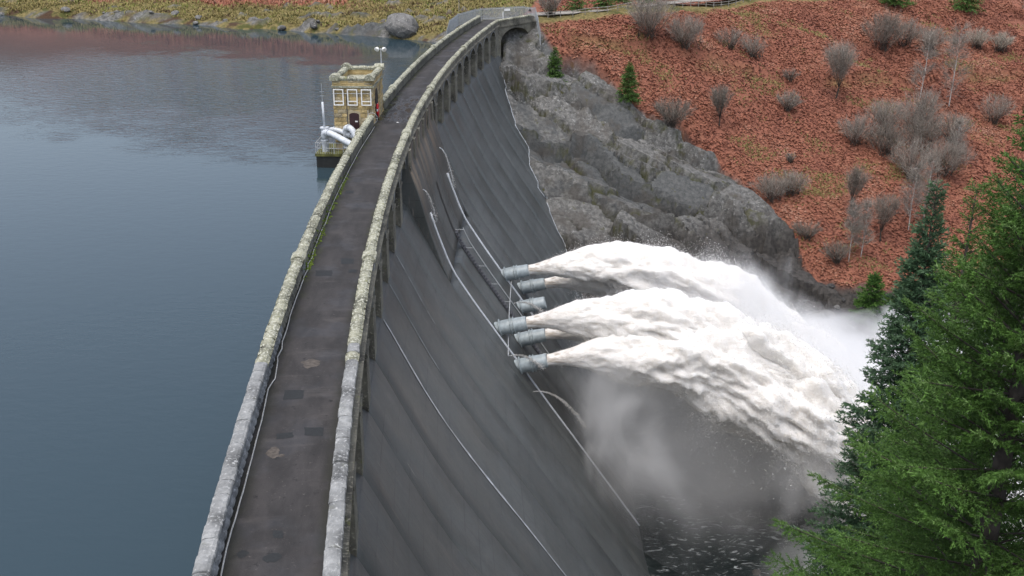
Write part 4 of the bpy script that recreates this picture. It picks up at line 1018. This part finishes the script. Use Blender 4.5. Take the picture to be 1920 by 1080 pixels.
palisade('boundary_fence', [(3.9, 191.6, -1.2), (4.3, 188.6, -2.6), (4.7, 186.2, -4.9)], 2.0, 'grey steel fence stepping down the rock beside the last arch', 'fence')
V = [(2.6, 192.85, .1), (3.2, 192.5, .1), (2.9, 192.67, .65)]
link('warning_sign', mesh('warning_sign', V + [(v[0] + .02, v[1] + .04, v[2]) for v in V], [(0, 1, 2), (5, 4, 3), (0, 3, 4, 1), (1, 4, 5, 2), (2, 5, 3, 0)], MAT['dark_steel']), label='small dark triangular warning sign on the pale fence panel', cat='sign')
mp = empty('marker_post', (-1.9, 189.8, -1.25), label='white marker post standing before the gate', cat='post'); MB().tube([(0, 0, 0), (0, 0, 1.5)], .07, 8).build('shaft', MAT['white'], mp); MB().tube([(0, 0, 1.5), (0, 0, 1.6)], [.07, .02], 8).build('cap', MAT['white'], mp)
tp = empty('telegraph_pole', (-10.4, 203.5, tz(-10.4, 203.5)), label='thin bare pole rising from the grassy bank behind the fence', cat='pole'); MB().tube([(0, 0, -.3), (.1, 0, 7.5)], [.09, .06], 6).build('shaft', MAT['wood'], tp)
# timber road fence
rf = empty('road_fence', (0, 0, 0), label='weathered timber post and rail fence along the bank road', cat='fence')
RP = [(3.9, 194.0), (15.6, 200.6), (30, 211.2), (52, 230.2), (64, 237)]
pp = []
for (x0, y0), (x1, y1) in zip(RP[:-1], RP[1:]):
    n = int(math.hypot(x1 - x0, y1 - y0) / 2.3)
    for i in range(n): pp.append((x0 + (x1 - x0) * i / n, y0 + (y1 - y0) * i / n))
prev = None
for x, y in pp:
    z = tz(x, y); MB().box(x - .07, x + .07, y - .07, y + .07, z - .3, z + 1.2).build('post', MAT['wood'], rf)
    if prev:
        for hz in (.55, 1.05): MB().tube([(prev[0], prev[1] - .08, prev[2] + hz), (x, y - .08, z + hz)], .055, 4).build('rail', MAT['wood'], rf)
    prev = (x, y, z)
# bank road behind it
V = []
for x, y in [(-6, 194.5), (3.9, 196.5), (15.6, 203.2), (30, 213.8), (52, 232.8), (64, 239.6), (90, 252)]:
    V += [(x + .6, y - .9, tz(x, y) + .12), (x - 1.2, y + 2.4, tz(x, y) + .14)]
link('bank_road', mesh('bank_road', V, grid_faces(2, 7), MAT['wood']), kind='structure')

# ================================================================== TREES
def unit(a): return a / (np.linalg.norm(a, axis=-1, keepdims=True) + 1e-9)
def blades(p, d, ln, nb, bl, bw, rng):
    n = len(p); P = np.repeat(p, nb, 0); Dd = np.repeat(d, nb, 0); Ln = np.repeat(ln, nb)
    t = rng.random(n * nb); c = P + Dd * (t * Ln)[:, None]
    dirn = unit(Dd * .8 + unit(rng.normal(size=(n * nb, 3))) * (1 - .45 * t)[:, None]); side = unit(np.cross(dirn, rng.normal(size=(n * nb, 3))))
    l_ = (bl * (.7 + .6 * rng.random(n * nb)))[:, None]; w = (bw * (.7 + .6 * rng.random(n * nb)))[:, None]
    tri = np.stack([c - side * w, c + side * w, c + dirn * l_], 1)
    return tri, np.repeat(np.arange(n), nb)
def spruce_branch(L, rng, sp, nb, bl, bw):
    # axis rises a little, sags, then lifts at the tip
    xa = np.linspace(0, L, 14); za = .10 * xa - .030 * xa ** 2 + .0062 * xa ** 3 * (5.0 / max(L, 2)); ya = .05 * L * np.sin(xa / L * 2.2 + rng.random() * 6) * rng.random()
    ax = np.stack([xa, ya, za], 1); sp_p, sp_d, sp_l, tn = [], [], [], []
    x = .10 * L * rng.random() + .04 * L
    while x < L:
        c = np.array([np.interp(x, xa, ya), 0, 0]); c = np.array([x, np.interp(x, xa, ya), np.interp(x, xa, za)])
        for sgn in (-1, 1):
            tl_ = (.36 * (L - x) * (.55 + .7 * rng.random()) + .16) * min(1, .35 + x / L * 1.6); ang = rad(48 + 18 * rng.normal() * .6)
            td = unit(np.array([math.cos(ang), sgn * math.sin(ang), -.12 + .12 * rng.normal()]))
            k = np.arange(.04, tl_, sp * .8)
            for q in k:
                b = c + td * q + np.array([0, 0, -.10 * q * q]); s2 = rng.choice((-1, 1))
                dd = unit(td + np.array([.35 * rng.normal(), .35 * rng.normal() + s2 * .5 * rng.random(), .25 * rng.normal() - .08]))
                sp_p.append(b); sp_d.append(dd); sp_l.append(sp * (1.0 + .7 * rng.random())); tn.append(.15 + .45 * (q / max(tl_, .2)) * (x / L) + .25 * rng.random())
        x += sp * 1.15
    for q in np.arange(.5 * L, L, sp * .5):
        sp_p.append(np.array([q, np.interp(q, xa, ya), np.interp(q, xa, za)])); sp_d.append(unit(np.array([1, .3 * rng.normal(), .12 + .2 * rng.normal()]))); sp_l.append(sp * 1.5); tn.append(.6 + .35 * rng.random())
    tri, own = blades(np.array(sp_p), np.array(sp_d), np.array(sp_l), nb, bl, bw, rng)
    return tri, np.array(tn)[own], ax
def spruce(base, hgt, rad_, seed, mat, lab, sp=.13, nb=7, bl=.062, bw=.0085, zmin=None, whorl=.5, per=6, lean=.0, group=None, name='spruce_tree', bark=True, parts=False):
    rng = np.random.default_rng(seed)
    t = empty(name, base, 0, label=lab, cat='tree', group=group)
    MB().tube([(0, 0, -.6), (lean * .3, 0, hgt * .5), (lean, 0, hgt * .99)], [hgt * .016 + .05, hgt * .009 + .02, .012], 8).build('trunk', MAT['bark'], t, True)
    Ls = sorted(set([max(.35, rad_ * f) for f in (.10, .2, .34, .5, .66, .82, 1.0)]))
    tmpl = {L: [spruce_branch(L, rng, sp, nb, bl, bw) for _ in range(3 if parts else 2)] for L in Ls}
    if parts:
        bmesh_ = {}
        for L in Ls:
            for q, (tri, tn, ax) in enumerate(tmpl[L]):
                w_ = MB().tube([tuple(p) for p in ax[::3]], [.022 * (1 - i / 5.2) + .004 for i in range(len(ax[::3]))], 4, False); nv_ = len(w_.V)
                quads = np.array(w_.F); wt = np.concatenate([quads[:, [0, 1, 2]], quads[:, [0, 2, 3]]])
                V_ = np.concatenate([np.array(w_.V), tri.reshape(-1, 3)]); F_ = np.concatenate([wt, nv_ + np.arange(len(tri) * 3).reshape(-1, 3)])
                me_ = mesh('branch', V_, F_, MAT['bark'], False, {'tint': np.concatenate([np.zeros(nv_), np.repeat(tn, 3)])}); me_.materials.append(mat)
                me_.polygons.foreach_set('material_index', np.concatenate([np.zeros(len(wt), np.int32), np.ones(len(tri), np.int32)])); bmesh_[(L, q)] = me_
    tris, tints = [], []; lb = MB()
    z = hgt * .985
    while z > (zmin if zmin is not None else hgt * .10):
        f = (hgt - z) / hgt; Lw = rad_ * min(1.0, f * 1.25 + .02) * (.92 + .2 * rng.random())
        n = per if f > .1 else 4; a0 = rng.random() * 6.28
        for k in range(n):
            az = a0 + 2 * math.pi * (k + .5 * rng.random()) / n; Lb = Lw * (.72 + .42 * rng.random()); L = min(Ls, key=lambda q: abs(q - Lb)); qi = int(rng.integers(3 if parts else 2)); tri, tn, ax = tmpl[L][qi]
            sc = Lb / L; sc = min(max(sc, .75), 1.3); el = rad(40 - 56 * min(1, f * 1.35)) + rng.normal() * .09; rl = rng.normal() * .25
            Rm = np.array(Matrix.Rotation(az, 3, 'Z') @ Matrix.Rotation(-el, 3, 'Y') @ Matrix.Rotation(rl, 3, 'X')) * sc
            o_ = np.array([lean * z / hgt, 0, z + rng.normal() * .1])
            if parts:
                ob = link('branch', bmesh_[(L, qi)], t); ob.matrix_local = Matrix.Translation(o_.tolist()) @ Matrix((Rm).tolist()).to_4x4(); continue
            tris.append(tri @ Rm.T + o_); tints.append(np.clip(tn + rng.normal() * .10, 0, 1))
            if bark: lb.tube([tuple(p) for p in (ax[::3] @ Rm.T + o_)], [.022 * sc * (1 - i / 5.2) + .004 for i in range(len(ax[::3]))], 4, False)
        z -= whorl * (.7 + .6 * rng.random()) * (.55 + .6 * min(1, f * 2))
    if parts: return sum(len(q[0]) for L in Ls for q in tmpl[L])
    T = np.concatenate(tris); V = T.reshape(-1, 3)
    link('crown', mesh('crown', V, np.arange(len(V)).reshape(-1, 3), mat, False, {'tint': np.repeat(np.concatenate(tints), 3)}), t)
    if bark: lb.build('branches', MAT['bark'], t, kind='stuff')
    return len(T)
def ray_pt(px, py, dist_y):                                 # a point in the place from where the photograph shows it
    a, b = px - 960, py - 540; x = a * _cr + b * _sr; y = -a * _sr + b * _cr; u = -y / 1956.74
    v = np.array([x / 1956.74, _c + u * _s, -_s + u * _c]); return np.array([0, 0, CAMZ]) + v * dist_y / v[1]
NT = 0
def place_spruce(px, py, Y, ratio, seed, mat, lab, extra=0, **kw):
    global NT
    p = ray_pt(px, py, Y); g = tz(p[0], p[1]); h_ = p[2] - g + extra
    NT += spruce((p[0], p[1], g), h_, h_ * ratio if ratio < 2 else ratio, seed, mat, lab, **kw)
NB = 'conifers on the near bank'
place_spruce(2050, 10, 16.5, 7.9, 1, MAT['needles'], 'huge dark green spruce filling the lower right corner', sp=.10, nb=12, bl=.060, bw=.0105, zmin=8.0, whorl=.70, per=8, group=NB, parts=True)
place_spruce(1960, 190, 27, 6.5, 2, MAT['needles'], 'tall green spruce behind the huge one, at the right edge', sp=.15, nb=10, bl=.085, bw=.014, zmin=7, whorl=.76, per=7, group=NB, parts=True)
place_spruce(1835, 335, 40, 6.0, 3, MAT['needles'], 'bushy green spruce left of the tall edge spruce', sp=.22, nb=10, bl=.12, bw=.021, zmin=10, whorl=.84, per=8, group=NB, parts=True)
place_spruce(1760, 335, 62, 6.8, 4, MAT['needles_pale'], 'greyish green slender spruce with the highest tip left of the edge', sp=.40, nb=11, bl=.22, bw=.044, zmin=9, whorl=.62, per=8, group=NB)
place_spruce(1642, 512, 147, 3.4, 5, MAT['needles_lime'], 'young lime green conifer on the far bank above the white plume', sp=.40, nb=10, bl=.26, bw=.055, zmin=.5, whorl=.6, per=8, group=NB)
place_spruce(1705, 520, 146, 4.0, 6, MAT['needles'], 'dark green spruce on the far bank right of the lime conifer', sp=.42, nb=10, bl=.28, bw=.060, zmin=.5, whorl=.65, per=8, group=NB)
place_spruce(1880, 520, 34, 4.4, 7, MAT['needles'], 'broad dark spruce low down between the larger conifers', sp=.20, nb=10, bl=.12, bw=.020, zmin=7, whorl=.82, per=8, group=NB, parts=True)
# two small spruces on the rock edge
for px, py, h_, r_, sd, lab in ((1040, 122, 5.6, 1.5, 11, 'small green spruce at the top of the rock beside the dam end'), (1178, 207, 6.2, 2.0, 12, 'small bushy green spruce on the lip between rock and bracken')):
    P = {1040: (7.1, 181.9), 1178: (19.7, 178.4)}[px]
    NT += spruce((P[0], P[1], tz(*P)), h_, r_, sd, MAT['needles'], lab, sp=.40, nb=10, bl=.24, bw=.050, zmin=.2, whorl=.42, per=8, group='small spruces on the rock edge', bark=False)
# conifers along the bank road and at the top right
for x, y, h_, r_, lab in ((12, 203.5, 3.2, 1.9, 'dark evergreen bush nearest the gate, behind the road fence'), (17, 206.5, 3.6, 2.2, 'second dark evergreen bush behind the road fence'), (21.5, 210, 3.4, 2.2, 'third dark evergreen bush behind the road fence'), (26.5, 214, 3.0, 2.0, 'fourth dark evergreen bush behind the road fence'),
                           (84, 238, 9, 3.4, 'green conifer on the skyline above the grey bushes'), (101, 240, 9, 3.6, 'green conifer at the top right corner')):
    NT += spruce((x, y, tz(x, y)), h_, r_, int(x * 10), MAT['needles'], lab, sp=.5, nb=8, bl=.30, bw=.062, zmin=.2 if h_ < 5 else 1.2, whorl=.6, per=8, group='evergreens along the bank road', bark=False)

# bare shrubs and birches
def bare(base, w, hgt, seed, mat, lab, kind='dome', n=900, thick=.022, trunk=None, group='bare grey shrubs on the bracken slope', name='bare_shrub'):
    rng = np.random.default_rng(seed)
    t = empty(name, base, 0, label=lab, cat='shrub' if name == 'bare_shrub' else 'tree', group=group)
    segs = []                                                # (p, q, r0, r1, level)
    tk = MB()
    stems = {'dome': 9, 'vase': 1, 'birch': 1}[kind]
    for s_ in range(stems):
        if kind == 'dome': b = np.array([rng.normal() * w * .10, rng.normal() * w * .10, -.1]); th0 = .05 * hgt
        else: b = np.array([0, 0, -.2]); th0 = (.24 if kind == 'vase' else .45) * hgt
        top = b + np.array([rng.normal() * .02 * hgt, rng.normal() * .02 * hgt, th0]); tr = .035 if kind == 'dome' else (.018 * hgt + .03 if kind == 'vase' else .007 * hgt + .02)
        tk.tube([tuple(b), tuple(top)], [tr, tr * .75], 5)
        nl = {'dome': 7, 'vase': 26, 'birch': 34}[kind]
        for i in range(nl):
            if kind == 'dome':
                az = rng.random() * 6.28; rr_ = math.sqrt(rng.random()) * w * .5; e = np.array([rr_ * math.cos(az), rr_ * math.sin(az), hgt * (.42 + .5 * math.sqrt(max(0, 1 - (rr_ / (w * .52)) ** 2))) * (.8 + .25 * rng.random())]); st_ = top
            elif kind == 'vase':
                az = rng.random() * 6.28; rr_ = math.sqrt(rng.random()) * w * .44; e = np.array([rr_ * math.cos(az), rr_ * math.sin(az), hgt * (.66 + .34 * math.sqrt(max(0, 1 - (rr_ / (w * .5)) ** 2)) * (.8 + .25 * rng.random()))]); st_ = top
            else:
                zz = hgt * (.14 + .84 * rng.random()); az = rng.random() * 6.28; st_ = np.array([top[0] * zz / hgt, 0, zz]); e = st_ + np.array([math.cos(az), math.sin(az), .5 + .5 * rng.random()]) * w * .46 * (1.15 - zz / hgt)
            segs.append((st_, e))
            tk.tube([tuple(st_), tuple((st_ + e) / 2 + rng.normal(size=3) * .03 * hgt), tuple(e)], [.03, .02, .008], 4, False)
        if kind == 'birch': tk.tube([tuple(top), (0.02 * hgt, 0, hgt)], [tr * .75, .015], 5)
    tk.build('trunk', trunk or MAT['bark'], t)
    A = np.array([q[0] for q in segs]); B = np.array([q[1] for q in segs]); i = rng.integers(len(segs), size=n); u = (.25 + .75 * rng.random(n) ** .7)[:, None]
    P = A[i] * (1 - u) + B[i] * u; d = unit(unit(B[i] - A[i]) * .9 + rng.normal(size=(n, 3)) * .55 + np.array([0, 0, .35])); ln = hgt * (.10 + .16 * rng.random(n)) * (.5 if kind == 'birch' else 1.0)
    P2 = P + d * ln[:, None]
    j = rng.integers(n, size=n * 2); u = rng.random(n * 2)[:, None]; Q = P[j] * (1 - u) + P2[j] * u; d2 = unit(d[j] + rng.normal(size=(2 * n, 3)) * .6 + np.array([0, 0, .2])); Q2 = Q + d2 * (hgt * (.05 + .10 * rng.random(2 * n)))[:, None]
    S0 = np.concatenate([P, Q]); S1 = np.concatenate([P2, Q2]); th = np.concatenate([np.full(n, thick), np.full(2 * n, thick * .7)])[:, None]
    sd = unit(np.cross(S1 - S0, rng.normal(size=S0.shape))) * th
    V = np.stack([S0 - sd, S0 + sd, S1 + sd * .35, S1 - sd * .35], 1).reshape(-1, 3)
    tint = np.repeat(np.clip(.45 + .25 * rng.normal(size=len(S0)) + .25 * (S0[:, 2] / hgt - .6), 0, 1), 4)
    link('crown', mesh('crown', V, np.arange(len(V)).reshape(-1, 4), mat, False, {'tint': tint}), t)
TW, TD, TP = MAT['twig'], MAT['twig_dark'], MAT['twig_pale']
SHR = [(24.7, 194.5, 9.5, 9.0, TW, 'dome', 1500, 'large round grey shrub beside the bank road'), (31.6, 195.8, 7.6, 6.4, TW, 'dome', 1200, 'round grey shrub just right of the large one'),
       (41.5, 204.5, 6.0, 4.2, TW, 'dome', 550, 'thin low grey shrub on the upper slope'), (46.0, 205.4, 6.0, 4.4, TW, 'dome', 600, 'thin grey shrub right beside the low one on the upper slope'), (53, 201.5, 4.2, 2.6, TW, 'dome', 300, 'small scrubby tuft in the middle of the upper slope'),
       (61.6, 199.1, 6.2, 9.6, TW, 'vase', 1500, 'vase-shaped bare tree standing alone on the slope'), (36.3, 182, 4.4, 6.4, TD, 'vase', 1100, 'small dark vase-shaped tree below the alone standing one'),
       (50.6, 191.5, 5.0, 3.8, TW, 'dome', 800, 'small round grey bush in the middle of the slope'), (27.0, 175.6, 7.6, 5.2, TD, 'dome', 1400, 'dark dense bush on the lip above the rock'), (48.5, 179, 2.6, 1.8, TW, 'dome', 200, 'tiny grey tuft low in the middle of the slope'),
       (75.5, 217.5, 9.0, 8.2, TD, 'dome', 1500, 'big dark grey bush high at the right'), (80.5, 219, 7.0, 6.0, TW, 'dome', 900, 'grey bush tucked behind the big dark one'), (85.8, 219.0, 7.2, 5.2, TW, 'dome', 1000, 'round grey bush right of the big dark one'),
       (98.6, 226.0, 5.6, 4.8, TP, 'dome', 900, 'pale straw-grey bush at the far right edge of the slope'), (104.0, 226.8, 5.2, 4.4, TP, 'dome', 900, 'pale straw-grey bush rightmost of the pair'),
       (62, 186, 7.5, 5.5, TW, 'dome', 1100, 'leftmost bush of the grey thicket'), (67, 184, 8.0, 6.0, TD, 'dome', 1200, 'lowest dark bush of the grey thicket'), (68.5, 190, 8.5, 7.0, TW, 'dome', 1300, 'rounded bush at the crown of the grey thicket'),
       (74, 187, 9.0, 7.0, TD, 'dome', 1400, 'dark middle bush of the grey thicket'), (76, 193, 9.0, 8.5, TW, 'dome', 1300, 'tall hazy bush at the back of the grey thicket'), (81, 191, 8.0, 6.0, TW, 'dome', 1100, 'right-hand bush of the grey thicket'), (70, 178, 9.0, 7.5, TW, 'dome', 1200, 'bush below the grey thicket, before the conifers'),
       (77, 181, 9.0, 7.5, TW, 'dome', 1200, 'bush below the grey thicket, half behind the grey spruce'),
       (43.2, 168.5, 7.4, 4.6, TW, 'dome', 1100, 'grey scrub bush at the end of the rock'), (47.0, 170.5, 6.4, 4.4, TW, 'dome', 900, 'grey scrub bush right of the one at the rock end'), (57, 168.5, 4.2, 7.0, TD, 'vase', 900, 'slim dark bare tree low on the slope'),
       (60.5, 163, 5.0, 7.5, TD, 'vase', 800, 'slim dark bare tree near the birches'), (51.5, 157, 5, 3.4, TD, 'dome', 700, 'dark scrub on the wet bank by the river'), (55, 152, 5, 3.4, TD, 'dome', 700, 'dark scrub low down by the plume'), (47.5, 160.5, 5.2, 3.2, TD, 'dome', 700, 'dark scrub at the foot of the red slope'), (6.5, 196.5, 4.4, 5.0, TW, 'dome', 700, 'grey tree beside the end of the dam'),
       (93, 200, 7.0, 6.0, TW, 'dome', 700, 'hazy bush at the right edge above the conifers'), (117, 240, 7, 6, TW, 'dome', 600, 'grey bush in the top right corner')]
for i, (x, y, w, h_, m_, kd, n, lab) in enumerate(SHR): bare((x, y, tz(x, y)), w, h_, 500 + i, m_, lab, kd, int(n * 1.2), .017 if kd == 'dome' else .016)
BIR = [(53.8, 157.5, 3.4, 9.5, 'white-stemmed birch leaning by the river bank'), (56.0, 158.5, 3.0, 9.0, 'white-stemmed birch just right of the leaning one'), (66.0, 166, 4.0, 11, 'tall thin birch beside the grey spruce'), (69, 168, 4.0, 11, 'tall thin birch half behind the grey spruce'),
       (85, 203, 5.5, 15, 'very tall thin birch rising from the grey thicket'), (79.5, 204, 4.5, 12, 'thin birch left of the very tall one'), (79, 183, 4, 9, 'pale birch below the thicket')]
for i, (x, y, w, h_, lab) in enumerate(BIR): bare((x, y, tz(x, y)), w, h_, 700 + i, TW, lab, 'birch', 900, .016, MAT['birch'], 'thin birches on the slope', 'birch_tree')
print('needle tris', NT)
# ------------------------------------------------------------------ bracken, grass and loose rock
def scatter(n, x0, x1, y0, y1, rng, keep):
    x = rng.uniform(x0, x1, n); y = rng.uniform(y0, y1, n); k = keep(x, y); return x[k], y[k]
def frond_mesh(name, x, y, L, wd, lift, mat, tint, rng):
    z = terrain_z(x, y); n = len(x); az = rng.random(n) * 6.28; d = np.stack([np.cos(az), np.sin(az), np.zeros(n)], 1); s_ = np.stack([-np.sin(az), np.cos(az), rng.normal(size=n) * .3], 1)
    P = np.stack([x, y, z - .03], 1); l_ = (L * (.6 + .8 * rng.random(n)))[:, None]; up = np.array([0, 0, 1.0]) * (lift * (.5 + rng.random(n)))[:, None]; w = wd * l_
    A, B, C = P, P + d * l_ * .5 + up * l_, P + d * l_ + up * l_ * .35
    V = np.stack([A - s_ * w * .4, A + s_ * w * .4, B + s_ * w, B - s_ * w, C], 1).reshape(-1, 3); b = np.arange(n)[:, None] * 5
    F = np.concatenate([b + np.array(f) for f in ((0, 1, 2), (0, 2, 3), (3, 2, 4))])
    return mesh(name, V, F, mat, False, {'tint': np.repeat(tint, 5)})
rng = np.random.default_rng(77)
def keep_b(x, y):
    rock, red, d, o, near = masks(x, y); yr = np.interp(x, [-20, 3.5, 30, 52, 100, 200], [180, 192, 209, 230, 252, 290])
    return (rock < .3) & (o > 6) & (~near) & (np.abs(y - yr - 2) > 3.2) & (y > np.interp(x, [0, 7, 46, 100], [127, 128, 145, 153])) & (y < yr + 60)
x, y = scatter(330000, 5, 140, 140, 285, rng, keep_b)
gs = (fbm(x / 7, y / 5, 0, 3, 55) + .12 * rng.normal(size=len(x))) < -.36
link('grass', frond_mesh('grass', x[gs], y[gs], .42, .2, .5, MAT['grass'], np.clip(.38 + .13 * rng.normal(size=gs.sum()), 0, .62), rng), kind='stuff', label='olive and tawny grass patches among the bracken', cat='grass')
x, y = x[~gs], y[~gs]
tint = np.clip(.55 + .6 * fbm(x / 9, y / 9, 0, 3, 56) + .35 * fbm(x / 2.2, y / 2.2, 0, 2, 57) + .14 * rng.normal(size=len(x)), 0, 1)
link('bracken', frond_mesh('bracken', x, y, .52, .27, .27, MAT['bracken'], tint, rng), kind='stuff', label='rust-red dead bracken covering the hillside', cat='bracken')
def keep_g(x, y):
    rock, red, d, o, near = masks(x, y); return (rock < .4) & (o < 6) & (d > 1.0) & (d < 40)
x, y = scatter(60000, -125, 6, 180, 262, rng, keep_g); red_ = masks(x, y)[1] * (rng.random(len(x)) < .8)
for nm, sel, mt, L, lab in (('grass', red_ < .5, MAT['grass'], .55, 'tawny grass tufts on the far lake shore'), ('bracken', red_ >= .5, MAT['bracken'], .7, 'red bracken on the far lake shore')):
    xx, yy = x[sel], y[sel]; link(nm, frond_mesh(nm, xx, yy, L, .2, .7, mt, np.clip(.5 + .7 * fbm(xx / 7, yy / 7, 0, 3, 58) + .2 * rng.normal(size=len(xx)), 0, 1), rng), kind='stuff', label=lab, cat=nm)
# boulders
def boulder(seed):
    import bmesh
    bm = bmesh.new(); bmesh.ops.create_icosphere(bm, subdivisions=3, radius=1.0); co = np.array([v.co[:] for v in bm.verts])
    k = 1 + .32 * fbm(co[:, 0] * 1.1 + seed, co[:, 1] * 1.1, co[:, 2] * 1.1, 3, seed); k = np.minimum(k, .75 + .45 * np.abs(co @ unit(np.array([.6, .3, .75])))); k = np.minimum(k, 1.12 - .3 * (co @ unit(np.array([-.5, .6, .4]))))
    for v, s_ in zip(bm.verts, k): v.co *= s_
    me = bpy.data.meshes.new('boulder'); bm.to_mesh(me); bm.free(); return me
MAT['boulder'] = m_stone('boulder', (.085, .083, .08), (.19, .185, .175), (.36, .36, .34), .25, .25, .5)
MAT['boulder_dark'] = m_stone('boulder_dark', (.035, .034, .033), (.08, .076, .072), (.2, .19, .18), .1, .1, .5)
bms = [boulder(s_) for s_ in range(6)]; bmd = [m_.copy() for m_ in bms]
for m_ in bms: m_.materials.append(MAT['boulder'])
for m_ in bmd: m_.materials.append(MAT['boulder_dark'])
def put_boulder(x, y, s, lab, group, dark=False, fl=.6):
    link('boulder', random.choice(bmd if dark else bms), None, (x, y, tz(x, y) + s * fl * .35), (random.random() * .5, random.random() * .5, random.random() * 6), (s * random.uniform(.8, 1.3), s * random.uniform(.8, 1.1), s * fl), label=lab, cat='boulder', group=group)
put_boulder(-20.6, 197.0, 4.0, 'big smooth blue-grey boulder standing in the lake edge', 'shore boulders', False, .62)
ORD = 'first second third fourth fifth sixth seventh eighth ninth tenth eleventh twelfth thirteenth fourteenth fifteenth sixteenth seventeenth eighteenth nineteenth twentieth'.split()
for i, x in enumerate(sorted(random.uniform(30, 52) for _ in range(20))):
    dk = random.random() < .75; sz = random.uniform(.4, 1.2); y = np.interp(x, [0, 7, 46, 60], [128, 129, 143.5, 147]) + abs(random.gauss(0, 4))
    put_boulder(x, y, sz, '%s %s boulder on the wet river bank, %s counting from the dam' % ('large' if sz > .8 else 'small', 'dark' if dk else 'grey', ORD[i]), 'boulders on the river bank', dk)
for i, x in enumerate(sorted((random.uniform(-120, -26) for _ in range(18)), reverse=True)):
    sz = random.uniform(.4, 1.1); y = np.interp(x, [-120, -108, -60, -32, -21, -10], [231, 227, 213, 201, 196, 190]) + random.uniform(-.3, 3)
    put_boulder(x, y, sz, '%s grey rock on the far lake shore, %s counting from the dam end' % ('large' if sz > .75 else 'small', ORD[i]), 'rocks on the lake shore')
